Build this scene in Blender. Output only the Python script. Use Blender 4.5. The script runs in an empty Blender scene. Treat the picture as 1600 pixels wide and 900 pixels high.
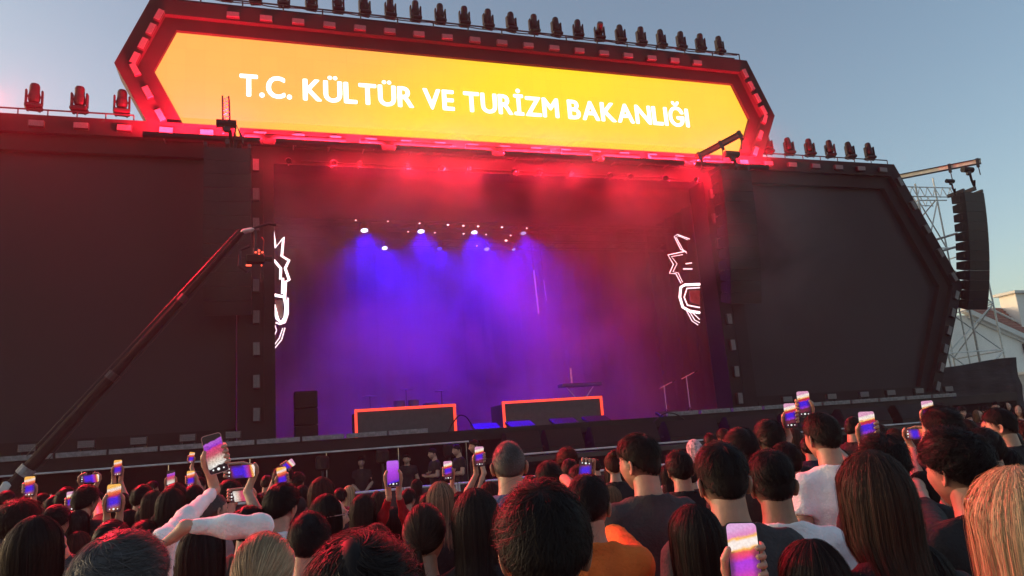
import bpy, bmesh, math, random
import numpy as np
from mathutils import Vector, Matrix, Euler

# ---------------------------------------------------------------- camera, sky, sun, exposure
scene = bpy.context.scene
col = scene.collection
CAM_H = 1.85
F_PX, W_PX = 1155.0, 1600.0
PITCH, ROLL, YAW = math.radians(11.84), math.radians(4.35), math.radians(18.62)
fwd = Vector((math.sin(YAW) * math.cos(PITCH), math.cos(YAW) * math.cos(PITCH), math.sin(PITCH)))
rt = Vector((math.cos(YAW), -math.sin(YAW), 0.0))
up = rt.cross(fwd)
ir = rt * math.cos(ROLL) - up * math.sin(ROLL)
iu = rt * math.sin(ROLL) + up * math.cos(ROLL)
cam_data = bpy.data.cameras.new("camera")
cam_data.sensor_width = 36.0
cam_data.lens = F_PX / W_PX * 36.0
cam_data.clip_start = 0.05
cam_data.clip_end = 3000.0
cam = bpy.data.objects.new("camera", cam_data)
cam.matrix_world = Matrix((
    (ir.x, iu.x, -fwd.x, 0.0),
    (ir.y, iu.y, -fwd.y, 0.0),
    (ir.z, iu.z, -fwd.z, CAM_H),
    (0, 0, 0, 1)))
col.objects.link(cam)
scene.camera = cam

SUN_EL, SUN_AZ = math.radians(8.0), math.radians(-62.0)      # azimuth from +Y towards +X
world = bpy.data.worlds.new("World")
scene.world = world
world.use_nodes = True
wn = world.node_tree.nodes
wl = world.node_tree.links
bg = wn["Background"]
sky = wn.new("ShaderNodeTexSky")
sky.sky_type = 'NISHITA'
sky.sun_disc = False
sky.sun_elevation = SUN_EL
sky.sun_rotation = SUN_AZ
sky.altitude = 50.0
sky.air_density = 1.0
sky.dust_density = 2.2
sky.ozone_density = 1.0
wl.new(sky.outputs[0], bg.inputs[0])
bg.inputs[1].default_value = 0.15

sun_data = bpy.data.lights.new("sun", 'SUN')
sun_data.energy = 0.5
sun_data.angle = math.radians(25.0)
sun_data.color = (1.0, 0.86, 0.74)
sun = bpy.data.objects.new("sun", sun_data)
sdir = Vector((math.sin(SUN_AZ) * math.cos(SUN_EL), math.cos(SUN_AZ) * math.cos(SUN_EL), math.sin(SUN_EL)))
sun.rotation_euler = sdir.to_track_quat('Z', 'Y').to_euler()
sun.location = (-30, -20, 30)
col.objects.link(sun)

scene.view_settings.view_transform = 'Standard'
scene.view_settings.look = 'None'
scene.view_settings.gamma = 1.0
scene.view_settings.use_curve_mapping = False
scene.view_settings.exposure = 0.84
scene.render.engine = 'CYCLES'
scene.cycles.use_denoising = True
scene.cycles.denoiser = 'OPENIMAGEDENOISE'
scene.cycles.max_bounces = 6
scene.cycles.diffuse_bounces = 3
scene.cycles.glossy_bounces = 2
scene.cycles.transmission_bounces = 2
scene.cycles.volume_bounces = 1
scene.cycles.transparent_max_bounces = 8
scene.cycles.sample_clamp_indirect = 4.0
scene.cycles.volume_step_rate = 1.0
scene.cycles.volume_max_steps = 128
rnd = random.Random(7)

# ---------------------------------------------------------------- helpers
MATS = {}
def mat(name, color=(0.05, 0.05, 0.05), rough=0.6, metal=0.0, var=0.25, scale=8.0, bump=0.0, bscale=40.0, emit=None, strength=0.0, spec=0.5, stretch=None, sheen=0.0):
    if name in MATS:
        return MATS[name]
    m = bpy.data.materials.new(name)
    m.use_nodes = True
    nt = m.node_tree
    b = nt.nodes["Principled BSDF"]
    b.inputs["Roughness"].default_value = rough
    b.inputs["Metallic"].default_value = metal
    b.inputs["Specular IOR Level"].default_value = spec
    if sheen:
        b.inputs["Sheen Weight"].default_value = sheen
    tc = nt.nodes.new("ShaderNodeTexCoord")
    src = tc.outputs["Object"]
    if stretch:
        mp = nt.nodes.new("ShaderNodeMapping")
        mp.inputs["Scale"].default_value = stretch
        nt.links.new(src, mp.inputs[0])
        src = mp.outputs[0]
    if var > 0:
        nz = nt.nodes.new("ShaderNodeTexNoise")
        nz.inputs["Scale"].default_value = scale
        nz.inputs["Detail"].default_value = 4.0
        nt.links.new(src, nz.inputs["Vector"])
        rp = nt.nodes.new("ShaderNodeValToRGB")
        rp.color_ramp.elements[0].position = 0.3
        rp.color_ramp.elements[1].position = 0.7
        rp.color_ramp.elements[0].color = tuple(c * (1 - var) for c in color) + (1,)
        rp.color_ramp.elements[1].color = tuple(min(1, c * (1 + var)) for c in color) + (1,)
        nt.links.new(nz.outputs[0], rp.inputs[0])
        nt.links.new(rp.outputs[0], b.inputs["Base Color"])
    else:
        b.inputs["Base Color"].default_value = tuple(color) + (1,)
    if bump > 0:
        n2 = nt.nodes.new("ShaderNodeTexNoise")
        n2.inputs["Scale"].default_value = bscale
        n2.inputs["Detail"].default_value = 5.0
        nt.links.new(src, n2.inputs["Vector"])
        bp = nt.nodes.new("ShaderNodeBump")
        bp.inputs["Strength"].default_value = bump
        bp.inputs["Distance"].default_value = 0.02
        nt.links.new(n2.outputs[0], bp.inputs["Height"])
        nt.links.new(bp.outputs[0], b.inputs["Normal"])
    if emit is not None:
        b.inputs["Emission Color"].default_value = tuple(emit) + (1,)
        b.inputs["Emission Strength"].default_value = strength
    MATS[name] = m
    return m


class MB:
    """Collects simple solids; build() links them as ONE mesh object."""
    def __init__(self):
        self.v, self.f = [], []
    def add(self, vs, fs):
        n = len(self.v)
        self.v += [Vector(p) for p in vs]
        self.f += [tuple(i + n for i in q) for q in fs]
        return self
    def box(self, lo, hi):
        x0, y0, z0 = lo; x1, y1, z1 = hi
        return self.add([(x0,y0,z0),(x1,y0,z0),(x1,y1,z0),(x0,y1,z0),(x0,y0,z1),(x1,y0,z1),(x1,y1,z1),(x0,y1,z1)],
            [(0,3,2,1),(4,5,6,7),(0,1,5,4),(1,2,6,5),(2,3,7,6),(3,0,4,7)])
    def cbox(self, c, s, rot=None, ch=0.0):
        """box by centre and size, optional rotation matrix, chamfered top and bottom rims"""
        hx, hy, hz = s[0]/2, s[1]/2, s[2]/2
        if ch <= 0:
            vs = [Vector(p) for p in ((-hx,-hy,-hz),(hx,-hy,-hz),(hx,hy,-hz),(-hx,hy,-hz),(-hx,-hy,hz),(hx,-hy,hz),(hx,hy,hz),(-hx,hy,hz))]
            fs = [(0,3,2,1),(4,5,6,7),(0,1,5,4),(1,2,6,5),(2,3,7,6),(3,0,4,7)]
        else:
            def ring(a, z):
                x, y = hx - a, hy - a
                c2 = ch * 0.8
                return [Vector(p) for p in ((-x+c2,-y,z),(x-c2,-y,z),(x,-y+c2,z),(x,y-c2,z),(x-c2,y,z),(-x+c2,y,z),(-x,y-c2,z),(-x,-y+c2,z))]
            rs = [ring(ch, -hz), ring(0, -hz+ch), ring(0, hz-ch), ring(ch, hz)]
            vs = [p for r in rs for p in r]
            fs = [tuple(reversed(range(8))), tuple(range(24, 32))]
            for k in range(3):
                for i in range(8):
                    fs.append((k*8+i, k*8+(i+1)%8, k*8+8+(i+1)%8, k*8+8+i))
        if rot is not None:
            vs = [rot @ p for p in vs]
        c = Vector(c)
        return self.add([p + c for p in vs], fs)
    def tube(self, p0, p1, r0, r1=None, n=8):
        p0, p1 = Vector(p0), Vector(p1)
        r1 = r0 if r1 is None else r1
        d = (p1 - p0).normalized()
        a = d.orthogonal().normalized(); b = d.cross(a)
        vs = []
        for p, r in ((p0, r0), (p1, r1)):
            for i in range(n):
                t = 2*math.pi*i/n
                vs.append(p + (a*math.cos(t) + b*math.sin(t))*r)
        fs = [(i, (i+1) % n, n+(i+1) % n, n+i) for i in range(n)]
        fs += [tuple(reversed(range(n))), tuple(range(n, 2*n))]
        return self.add(vs, fs)
    def path(self, pts, r, n=8, closed=False):
        """tube along a polyline; r a number or one radius per point"""
        pts = [Vector(p) for p in pts]
        m = len(pts)
        rs = r if isinstance(r, (list, tuple)) else [r]*m
        vs = []
        d0 = (pts[1]-pts[0]).normalized()
        a = d0.orthogonal().normalized()
        for k in range(m):
            if closed:
                d = (pts[(k+1) % m]-pts[k-1]).normalized()
            else:
                d = (pts[min(k+1, m-1)]-pts[max(k-1, 0)]).normalized()
            a = (a - d*a.dot(d)).normalized(); b = d.cross(a)
            for i in range(n):
                t = 2*math.pi*i/n
                vs.append(pts[k] + (a*math.cos(t)+b*math.sin(t))*rs[k])
        fs = []
        for k in range(m if closed else m-1):
            q = (k+1) % m
            for i in range(n):
                fs.append((k*n+i, k*n+(i+1) % n, q*n+(i+1) % n, q*n+i))
        if not closed:
            fs += [tuple(reversed(range(n))), tuple(range((m-1)*n, m*n))]
        return self.add(vs, fs)
    def prism(self, poly, y0, y1):
        """polygon in XZ extruded along Y"""
        n = len(poly)
        vs = [(x, y0, z) for x, z in poly] + [(x, y1, z) for x, z in poly]
        fs = [tuple(range(n)), tuple(reversed(range(n, 2*n)))]
        fs += [(i, n+i, n+(i+1) % n, (i+1) % n) for i in range(n)]
        return self.add(vs, fs)
    def prism_x(self, poly, x0, x1):
        """polygon in YZ extruded along X"""
        n = len(poly)
        vs = [(x0, y, z) for y, z in poly] + [(x1, y, z) for y, z in poly]
        fs = [tuple(reversed(range(n))), tuple(range(n, 2*n))]
        fs += [(i, (i+1) % n, n+(i+1) % n, n+i) for i in range(n)]
        return self.add(vs, fs)
    def lathe(self, prof, c, n=16, rot=None):
        """profile [(r, z)] turned round Z at c"""
        vs, fs = [], []
        for r, z in prof:
            for i in range(n):
                t = 2*math.pi*i/n
                p = Vector((r*math.cos(t), r*math.sin(t), z))
                vs.append((rot @ p if rot is not None else p) + Vector(c))
        for k in range(len(prof)-1):
            for i in range(n):
                fs.append((k*n+i, k*n+(i+1) % n, (k+1)*n+(i+1) % n, (k+1)*n+i))
        fs += [tuple(reversed(range(n))), tuple(range((len(prof)-1)*n, len(prof)*n))]
        return self.add(vs, fs)
    def build(self, name, m, parent=None, smooth=False, fix=True):
        off = Vector((0, 0, 0))
        p = parent
        while p is not None:
            off += p.location
            p = p.parent
        me = bpy.data.meshes.new(name)
        me.from_pydata([tuple(q - off) for q in self.v], [], self.f)
        if fix:
            bm = bmesh.new(); bm.from_mesh(me)
            bmesh.ops.recalc_face_normals(bm, faces=bm.faces)
            bm.to_mesh(me); bm.free()
        if smooth:
            me.polygons.foreach_set("use_smooth", [True]*len(me.polygons))
        me.materials.append(m)
        o = bpy.data.objects.new(name, me)
        col.objects.link(o)
        if parent is not None:
            o.parent = parent
        return o


def tag(o, label=None, cat=None, group=None, kind=None):
    if label: o["label"] = label
    if cat: o["category"] = cat
    if group: o["group"] = group
    if kind: o["kind"] = kind
    return o

def empty(name, loc=(0, 0, 0), label=None, cat=None, group=None):
    o = bpy.data.objects.new(name, None)
    o.location = loc
    o.empty_display_size = 0.2
    col.objects.link(o)
    return tag(o, label, cat, group)

def dup(o, parent=None):
    c = o.copy()
    col.objects.link(c)
    c.parent = parent
    for ch in list(o.children):
        dup(ch, c)
    return c

def share(o, loc, rot=None, parent=None):
    """one more piece with the same mesh, at its own place (location relative to the parent)"""
    c = o.copy()
    col.objects.link(c)
    c.parent = parent if parent is not None else o.parent
    c.location = loc
    if rot is not None:
        c.rotation_euler = rot
    return c
# ---------------------------------------------------------------- materials of the place
M_asph = mat("asphalt", (0.05, 0.048, 0.047), 0.9, var=0.3, scale=3.0, bump=0.4, bscale=60)
M_black = mat("black_cloth", (0.0045, 0.004, 0.0045), 0.9, spec=0.15, var=0.3, scale=2.0, bump=0.25, bscale=7)
M_frame = mat("frame_cladding", (0.014, 0.012, 0.0125), 0.7, spec=0.2, var=0.25, scale=1.3, bump=0.15, bscale=5)
M_led_off = mat("led_wall_off", (0.021, 0.021, 0.024), 0.6, spec=0.2, var=0.05, scale=0.6)
M_cab = mat("black_cabinet", (0.009, 0.0085, 0.009), 0.55, spec=0.25, var=0.25, scale=6)
M_grille = mat("speaker_grille", (0.010, 0.009, 0.0095), 0.65, spec=0.2, var=0.2, scale=30, bump=0.3, bscale=200)
M_dark = mat("dark_metal", (0.03, 0.028, 0.03), 0.45, metal=0.4, var=0.2, scale=10)
M_alu = mat("aluminium", (0.66, 0.65, 0.62), 0.45, metal=0.3, var=0.2, scale=12)
M_strobe = mat("strobe_face", (0.14, 0.13, 0.135), 0.4, var=0.15, scale=20)
M_rail = mat("white_rail", (0.55, 0.54, 0.54), 0.4, var=0.2, scale=4)
M_strip = mat("strip_grille", (0.22, 0.22, 0.23), 0.45, metal=0.2, var=0.3, scale=14)
M_beamw = mat("cream_beam", (0.75, 0.68, 0.56), 0.45, var=0.15, scale=5)
M_lens = mat("lens_glass", (0.02, 0.02, 0.025), 0.08, var=0.0)
M_redtube = mat("red_tube", (0.5, 0.05, 0.03), 0.4, var=0.0, emit=(1.0, 0.062, 0.035), strength=0.75)
M_neon = mat("white_neon", (0.8, 0.8, 0.8), 0.4, var=0.0, emit=(1.0, 0.86, 0.9), strength=1.1)
M_neon2 = mat("thin_white_neon", (0.8, 0.8, 0.8), 0.4, var=0.0, emit=(1.0, 0.80, 0.86), strength=0.75)
M_deck = mat("stage_floor", (0.02, 0.02, 0.022), 0.35, var=0.3, scale=1.5)
M_sil = mat("silver_panel", (0.20, 0.20, 0.17), 0.5, var=0.3, scale=6)

# ---------------------------------------------------------------- ground
g = MB().add([(-300, -200, 0), (400, -200, 0), (400, 500, 0), (-300, 500, 0)], [(0, 1, 2, 3)]).build("ground", M_asph)
tag(g, "dark asphalt ground under the crowd", kind="structure")

# ---------------------------------------------------------------- stage deck
DZ = 2.28
stage = empty("stage_deck", (7, 19.3, 0), "wide black concert stage deck with grey light strips along its front edge", "stage")
MB().box((-11.2, 19.3, 2.06), (24.6, 31.0, DZ)).build("deck_floor", M_deck, stage)
proto = None
for i in range(20):
    x0 = -11.2 + i*1.79
    b = MB().box((x0+0.012, 19.30+0.01*(i % 2), 0.02), (x0+1.778, 19.36, 2.05))
    b.build("skirt_panel", M_black, stage)
MB().box((-11.2, 19.24, 2.0), (24.6, 19.298, DZ-0.005)).build("deck_lip", M_cab, stage)
MB().path([(-11.2, 19.2, 1.965), (4.95, 19.2, 1.985)], 0.022, 6).build("edge_rail", M_rail, stage)
for i in range(16):
    x = -10.6 + i*1.06
    MB().tube((x, 19.22, 1.97), (x, 19.3, 1.97), 0.012, n=6).build("rail_bracket", M_dark, stage)
# grey light strips along the lip
sp = MB()
sp.box((-0.5, 19.18, DZ+0.004), (0.5, 19.3, DZ+0.115))
for k in range(16):
    x = -0.46 + k*0.0613
    sp.box((x-0.012, 19.166, DZ+0.02), (x+0.012, 19.178, DZ+0.10))
sp0 = None
for x in [-10.4+1.06*i for i in range(14)] + [11.4+1.1*i for i in range(10)]:
    if sp0 is None:
        for q in sp.v: q.x += x
        sp0 = sp.build("light_strip", M_strip, stage); x00 = x
    else:
        share(sp0, (x-x00, 0, 0))
# lower apron in front of the right half, where the monitors stand
apron = empty("front_apron", (13, 18.3, 0), "low black platform with a pale front rail before the stage, carrying the monitor speakers", "platform")
MB().box((5.25, 17.55, 1.38), (22.0, 19.23, 1.5)).build("platform_floor", M_deck, apron)
for i in range(10):
    x0 = 5.25+i*1.675
    MB().box((x0+0.01, 17.56+0.008*(i % 2), 0.02), (x0+1.665, 17.62, 1.375)).build("skirt_panel", M_black, apron)
MB().path([(5.2, 17.5, 1.57), (22.0, 17.5, 1.55)], 0.024, 6).build("edge_rail", M_rail, apron)
MB().path([(22.0, 17.5, 1.0), (22.0, 17.5, 1.57), (22.0, 19.0, 1.57)], 0.024, 6).build("end_rail", M_rail, apron)

# ---------------------------------------------------------------- frames with strobe panels
sm_body = MB().cbox((0, 0, 0), (0.36, 0.12, 0.18), ch=0.012)
sm_face = MB()
for i in range(9):
    for k in range(4):
        sm_face.box((-0.166+i*0.0372, -0.075, -0.077+k*0.039), (-0.166+i*0.0372+0.033, -0.061, -0.077+k*0.039+0.034))
_sb = sm_body.build("strobe_proto", M_dark); _sf = sm_face.build("strobe_face_proto", M_strobe)
STROBE_BODY, STROBE_FACE = _sb.data, _sf.data
STROBE_BODY.name, STROBE_FACE.name = "strobe_housing", "strobe_cells"
for o in (_sb, _sf): bpy.data.objects.remove(o)
def strobe(parent, x, y, z, ang=0.0, turn=0.0, jit=True):
    """ang: rotation in the facade plane; turn: yaw"""
    o = bpy.data.objects.new("strobe_panel", STROBE_BODY)
    f = bpy.data.objects.new("strobe_lens", STROBE_FACE)
    for q in (o, f): col.objects.link(q)
    off = Vector((0, 0, 0)); p = parent
    while p is not None: off += p.location; p = p.parent
    o.parent = parent; f.parent = o
    o.location = Vector((x, y, z)) - off
    j = rnd.uniform(-1, 1)*0.03 if jit else 0
    o.rotation_euler = (rnd.uniform(-0.03, 0.06), ang + j, turn)
    return o

def band(parent, a_out, b_out, b_in, a_in, y0, y1, name="frame_side", m=None):
    return MB().prism([a_out, b_out, b_in, a_in], y0, y1).build(name, m or M_frame, parent)
def lerp(a, b, t): return (a[0]+(b[0]-a[0])*t, a[1]+(b[1]-a[1])*t)

# header: elongated hexagon round the yellow screen
hdr = empty("header_frame", (6.8, 21, 11.1), "dark hexagonal truss frame with grey strobe panels around the yellow screen", "stage frame")
HO = [(-3.12, 11.12), (-3.96, 12.77), (-3.10, 14.86), (16.63, 14.86), (17.48, 12.75), (16.68, 11.12)]
HM = [lerp(a, b, 0.55) for a, b in zip(HO, [(-2.2, 11.12), (-3.0, 12.72), (-2.45, 14.03), (16.0, 13.97), (16.52, 12.66), (15.82, 11.12)])]
HI = [(-2.2, 11.12), (-3.0, 12.72), (-2.45, 14.03), (16.0, 13.97), (16.52, 12.66), (15.82, 11.12)]
for i in range(5):
    band(hdr, HO[i], HO[i+1], HM[i+1], HM[i], 20.62, 21.7)
    band(hdr, HM[i], HM[i+1], HI[i+1], HI[i], 20.80, 21.65, "inner_band")
ctr = lambda a, b, t: lerp(lerp(a, b, 0.45), lerp(a, b, 0.45), 0)
def along(i, n, t0=0.06, t1=0.94, frac=0.45, poly=(HO, HI)):
    a = lerp(poly[0][i], poly[1][i], frac); b = lerp(poly[0][i+1], poly[1][i+1], frac)
    ang = -math.atan2(b[1]-a[1], b[0]-a[0])
    for k in range(n):
        yield lerp(a, b, t0+(t1-t0)*(k/(n-1) if n > 1 else 0.5)), ang
for i, n in ((0, 3), (1, 4), (2, 18), (3, 4), (4, 3)):
    for (x, z), a in along(i, n, 0.1, 0.9, 0.38 if i == 2 else 0.46):
        strobe(hdr, x, 20.58, z, a)
# rail carrying the moving lights
MB().path([(-3.0, 20.70, 15.12), (16.4, 20.70, 15.12)], 0.026, 6).build("top_rail", M_dark, hdr)
MB().path([(-3.0, 21.0, 15.12), (16.4, 21.0, 15.12)], 0.026, 6).build("top_rail", M_dark, hdr)
for i in range(18):
    x = -2.95+i*1.138
    MB().tube((x, 20.70, 14.86), (x, 20.70, 15.12), 0.022, n=6).build("rail_post", M_dark, hdr)
MB().path([(-3.0, 21.1, 14.7), (-3.0, 21.1, 16.0)], 0.035, 6).build("end_post", M_dark, hdr)
MB().path([(-2.85, 21.1, 14.8), (-2.85, 21.1, 16.0)], 0.03, 6).build("end_post", M_dark, hdr)
cab = []
for i in range(60):
    cab.append((-2.9+i*0.325, 20.66, 15.07-0.05*abs(math.sin(i*0.8))-0.02*rnd.random()))
MB().path(cab, 0.018, 5).build("rail_cable", M_cab, hdr)

# yellow screen
def screen_mat():
    m = bpy.data.materials.new("yellow_screen")
    m.use_nodes = True
    nt = m.node_tree; b = nt.nodes["Principled BSDF"]
    tc = nt.nodes.new("ShaderNodeTexCoord")
    sx = nt.nodes.new("ShaderNodeSeparateXYZ"); nt.links.new(tc.outputs["Object"], sx.inputs[0])
    mr = nt.nodes.new("ShaderNodeMapRange"); mr.inputs[1].default_value = -9.5; mr.inputs[2].default_value = 9.5
    nt.links.new(sx.outputs[0], mr.inputs[0])
    mz = nt.nodes.new("ShaderNodeMath"); mz.operation = 'MULTIPLY_ADD'; mz.inputs[1].default_value = -0.055; nt.links.new(sx.outputs[2], mz.inputs[0]); nt.links.new(mr.outputs[0], mz.inputs[2])
    nz = nt.nodes.new("ShaderNodeTexNoise"); nz.inputs["Scale"].default_value = 0.18; nz.inputs["Detail"].default_value = 1.0
    nt.links.new(tc.outputs["Object"], nz.inputs["Vector"])
    ad = nt.nodes.new("ShaderNodeMath"); ad.operation = 'MULTIPLY_ADD'; ad.inputs[1].default_value = 0.25; nt.links.new(nz.outputs[0], ad.inputs[0]); nt.links.new(mz.outputs[0], ad.inputs[2])
    rp = nt.nodes.new("ShaderNodeValToRGB")
    e = rp.color_ramp.elements
    e[0].position = 0.0; e[0].color = (1.0, 0.50, 0.095, 1)
    e[1].position = 1.0; e[1].color = (1.0, 0.72, 0.04, 1)
    for p, c in ((0.3, (1.0, 0.54, 0.09, 1)), (0.58, (1.0, 0.82, 0.02, 1)), (0.75, (1.0, 0.82, 0.02, 1))):
        q = e.new(p); q.color = c
    nt.links.new(ad.outputs[0], rp.inputs[0])
    # fine pixel-module texture
    wv = nt.nodes.new("ShaderNodeTexBrick")
    wv.inputs["Scale"].default_value = 1.0; wv.offset = 0.0
    wv.inputs["Brick Width"].default_value = 0.5; wv.inputs["Row Height"].default_value = 0.5
    wv.inputs["Mortar Size"].default_value = 0.006
    wv.inputs["Color1"].default_value = (1, 1, 1, 1); wv.inputs["Color2"].default_value = (0.965, 0.965, 0.965, 1); wv.inputs["Mortar"].default_value = (0.9, 0.9, 0.9, 1)
    mp = nt.nodes.new("ShaderNodeMapping"); mp.inputs["Rotation"].default_value = (math.pi/2, 0, 0)
    nt.links.new(tc.outputs["Object"], mp.inputs[0]); nt.links.new(mp.outputs[0], wv.inputs["Vector"])
    mx = nt.nodes.new("ShaderNodeMix"); mx.data_type = 'RGBA'; mx.blend_type = 'MULTIPLY'; mx.inputs[0].default_value = 1.0
    nt.links.new(rp.outputs[0], mx.inputs[6]); nt.links.new(wv.outputs[0], mx.inputs[7])
    nt.links.new(mx.outputs[2], b.inputs["Emission Color"])
    b.inputs["Emission Strength"].default_value = 0.55
    b.inputs["Base Color"].default_value = (0.02, 0.02, 0.02, 1); b.inputs["Roughness"].default_value = 0.6
    return m
scr = empty("yellow_led_screen", (6.8, 21.0, 12.55), "long hexagonal LED screen glowing yellow with white Turkish lettering", "led screen")
MB().prism([(-2.2, 11.06), (-3.0, 12.72), (-2.45, 14.03), (16.0, 13.97), (16.52, 12.66), (15.82, 11.06)], 20.93, 21.3).build("screen_panel", screen_mat(), scr)

M_letter = mat("white_letter", (0.8, 0.8, 0.8), 0.5, var=0.0, emit=(1.0, 0.99, 0.95), strength=0.72)
def glyph(chr_, weight):
    cu = bpy.data.curves.new("letter", 'FONT')
    cu.body = chr_; cu.size = 1.0; cu.offset = weight; cu.extrude = 0.006; cu.resolution_u = 4
    o = bpy.data.objects.new("letter", cu); col.objects.link(o)
    bpy.context.view_layer.update()
    me = bpy.data.meshes.new_from_object(o.evaluated_get(bpy.context.evaluated_depsgraph_get()))
    bpy.data.objects.remove(o); bpy.data.curves.remove(cu)
    co = np.empty(len(me.vertices)*3); me.vertices.foreach_get("co", co)
    return me, co.reshape(-1, 3)
def px_x(x, y, Y):
    q = fwd + ir*((x-800)/F_PX) - iu*((y-450)/F_PX)
    return q.x*Y/q.y
WT = 0.0
me0, co0 = glyph("H", WT); cap_lo, cap_hi = co0[:, 1].min(), co0[:, 1].max(); bpy.data.meshes.remove(me0)
SZ = 0.655/(cap_hi-cap_lo)
for word, xa, xb, yy in (("T.C.", 373, 458, 133), ("K\u00dcLT\u00dcR", 472, 648, 145), ("VE", 660, 712, 158), ("TUR\u0130ZM", 724, 875, 167), ("BAKANLI\u011eI", 887, 1078, 180)):
    X0, X1 = px_x(xa, yy, 20.9)+0.05, px_x(xb, yy+6, 20.9)-0.06
    gl = [(c,)+glyph(c, WT) for c in word]
    gap = 0.12
    tot = sum(co[:, 0].max()-co[:, 0].min() for c, me, co in gl)+gap*(len(gl)-1)
    k = (X1-X0)/tot; x = X0
    for c, me, co in gl:
        new = np.stack([(co[:, 0]-co[:, 0].min())*k+x-6.8, 20.915-21.0-co[:, 2], (co[:, 1]-cap_lo)*SZ+12.22-12.55], 1)
        me.vertices.foreach_set("co", new.ravel()); me.update()
        bm = bmesh.new()
        for q, (ox, oz) in enumerate(((0, 0), (-0.028, 0), (0.028, 0), (0, -0.020), (0, 0.020), (-0.02, 0.014), (0.02, 0.014), (0.02, -0.014), (-0.02, -0.014))):
            n0 = len(bm.verts); bm.from_mesh(me); bm.verts.ensure_lookup_table()
            for v in bm.verts[n0:]: v.co += Vector((ox, -0.0015*q, oz))
        bm.to_mesh(me); bm.free()
        me.materials.clear(); me.materials.append(M_letter)
        o = bpy.data.objects.new("letter", me); col.objects.link(o); o.parent = scr
        x += (co[:, 0].max()-co[:, 0].min()+gap)*k

# lintel and columns of the stage opening
portal = empty("stage_portal", (7.1, 21, DZ), "dark portal of two columns and a lintel lined with grey strobe panels", "stage portal")
MB().box((-0.75, 20.55, 10.60), (15.05, 21.6, 11.055)).build("lintel", M_frame, portal)
MB().box((-0.75, 20.75, 10.10), (15.05, 21.5, 10.598)).build("lintel_lower_band", M_frame, portal)
MB().box((-0.80, 20.6, DZ+0.004), (0.15, 21.5, 10.098)).build("column", M_frame, portal)
MB().box((14.08, 20.6, DZ+0.004), (15.02, 21.5, 10.098)).build("column", M_frame, portal)
for i in range(15):
    strobe(portal, -0.2+1.03*i, 20.5, 10.84)
for i in range(9):
    strobe(portal, -0.32, 20.55, 9.95-i*0.86, math.pi/2)
    strobe(portal, 14.32, 20.55, 9.6-i*0.86, math.pi/2)
for x in (-0.13, 14.5):
    MB().path([(x, 20.52, 10.0-0.12*k) for k in range(60)], 0.012, 5).build("cable_run", M_cab, portal)
MB().path([(0.9+0.25*k, 20.72, 10.2+0.01*math.sin(k)) for k in range(50)], 0.02, 5).build("pipe", M_dark, portal)

# side wings: big dark screens in half-hexagon frames
def wing(s):
    cx = 7.1
    X = lambda x: cx + s*(x-cx)
    side = "right" if s > 0 else "left"
    w = empty("wing_frame", (X(20), 21, DZ), ("dark angular frame with strobe panels around the blank screen beside the white house" if s > 0 else "dark frame with strobe panels around the blank screen behind the camera crane"), "stage frame")
    O = [(X(15.06), 11.12), (X(22.6), 11.12), (X(24.8), 6.4), (X(22.6), DZ+0.01), (X(15.06), DZ+0.01)]
    I = [(X(15.06), 10.2), (X(22.1), 10.2), (X(23.85), 6.4), (X(22.05), 2.75), (X(15.06), 2.75)]
    Mi = [lerp(a, b, 0.52) for a, b in zip(O, I)]
    if s < 0:   # the portal band and the header continue over the left wing
        pass
    for i in range(4):
        band(w, O[i], O[i+1], Mi[i+1], Mi[i], 20.62, 21.7)
        band(w, Mi[i], Mi[i+1], I[i+1], I[i], 20.8, 21.6, "inner_band")
    scr_ = MB().prism(I, 21.0, 21.3).build("blank_led_screen", M_led_off)
    tag(scr_, ("blank grey LED wall, switched off, next to the white house" if s > 0 else "blank dark LED wall, switched off, behind the camera crane"), "led screen")
    for i, n in ((0, 7), (1, 5), (2, 6)):
        for (x, z), a in along(i, n, 0.10, 0.93, 0.30, (O, I)):
            strobe(w, x, 20.58, z, a)
    x0, x1 = (16.95 if s > 0 else -3.45), X(22.4)
    MB().path([(x0, 20.72, 11.31), (x1, 20.72, 11.31)], 0.022, 6).build("top_rail", M_dark, w)
    for k in range(8):
        x = x0+(x1-x0)*k/7
        MB().tube((x, 20.72, 11.12), (x, 20.72, 11.3), 0.018, n=6).build("rail_post", M_dark, w)
    return w
wing(1); wing(-1)

# ---------------------------------------------------------------- moving head lights
def make_head(name, label, group):
    t = empty(name, (0, 0, 0), label, "stage light", group)
    MB().cbox((0, 0, 0.115), (0.40, 0.34, 0.13), ch=0.035).build("base", M_cab, t)
    for sx in (-1, 1):
        MB().cbox((sx*0.13, 0, 0.03), (0.05, 0.12, 0.06)).build("clamp", M_dark, t)
        MB().cbox((sx*0.178, 0, 0.37), (0.05, 0.17, 0.40), ch=0.02).build("yoke_arm", M_cab, t)
    hd = MB().lathe([(0.05, 0.22), (0.115, 0.24), (0.135, 0.30), (0.14, 0.42), (0.12, 0.52), (0.12, 0.68), (0.11, 0.72), (0.07, 0.725)], (0, 0, 0), 14).build("lamp_head", M_cab, t, smooth=False)
    MB().lathe([(0.098, 0.726), (0.098, 0.748), (0.05, 0.75)], (0, 0, 0), 14).build("lens", M_lens, hd)
    MB().tube((-0.17, 0, 0.40), (0.17, 0, 0.40), 0.035, n=8).build("tilt_axle", M_dark, t)
    return t
def tilt_head(t, ang, axis=0):
    for ch in t.children:
        if ch.name.startswith("lamp_head"):
            piv = Vector((0, 0, 0.40))
            R = Matrix.Rotation(ang, 3, 'X')
            ch.rotation_euler = R.to_euler()
            ch.location = piv - R @ piv
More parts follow.
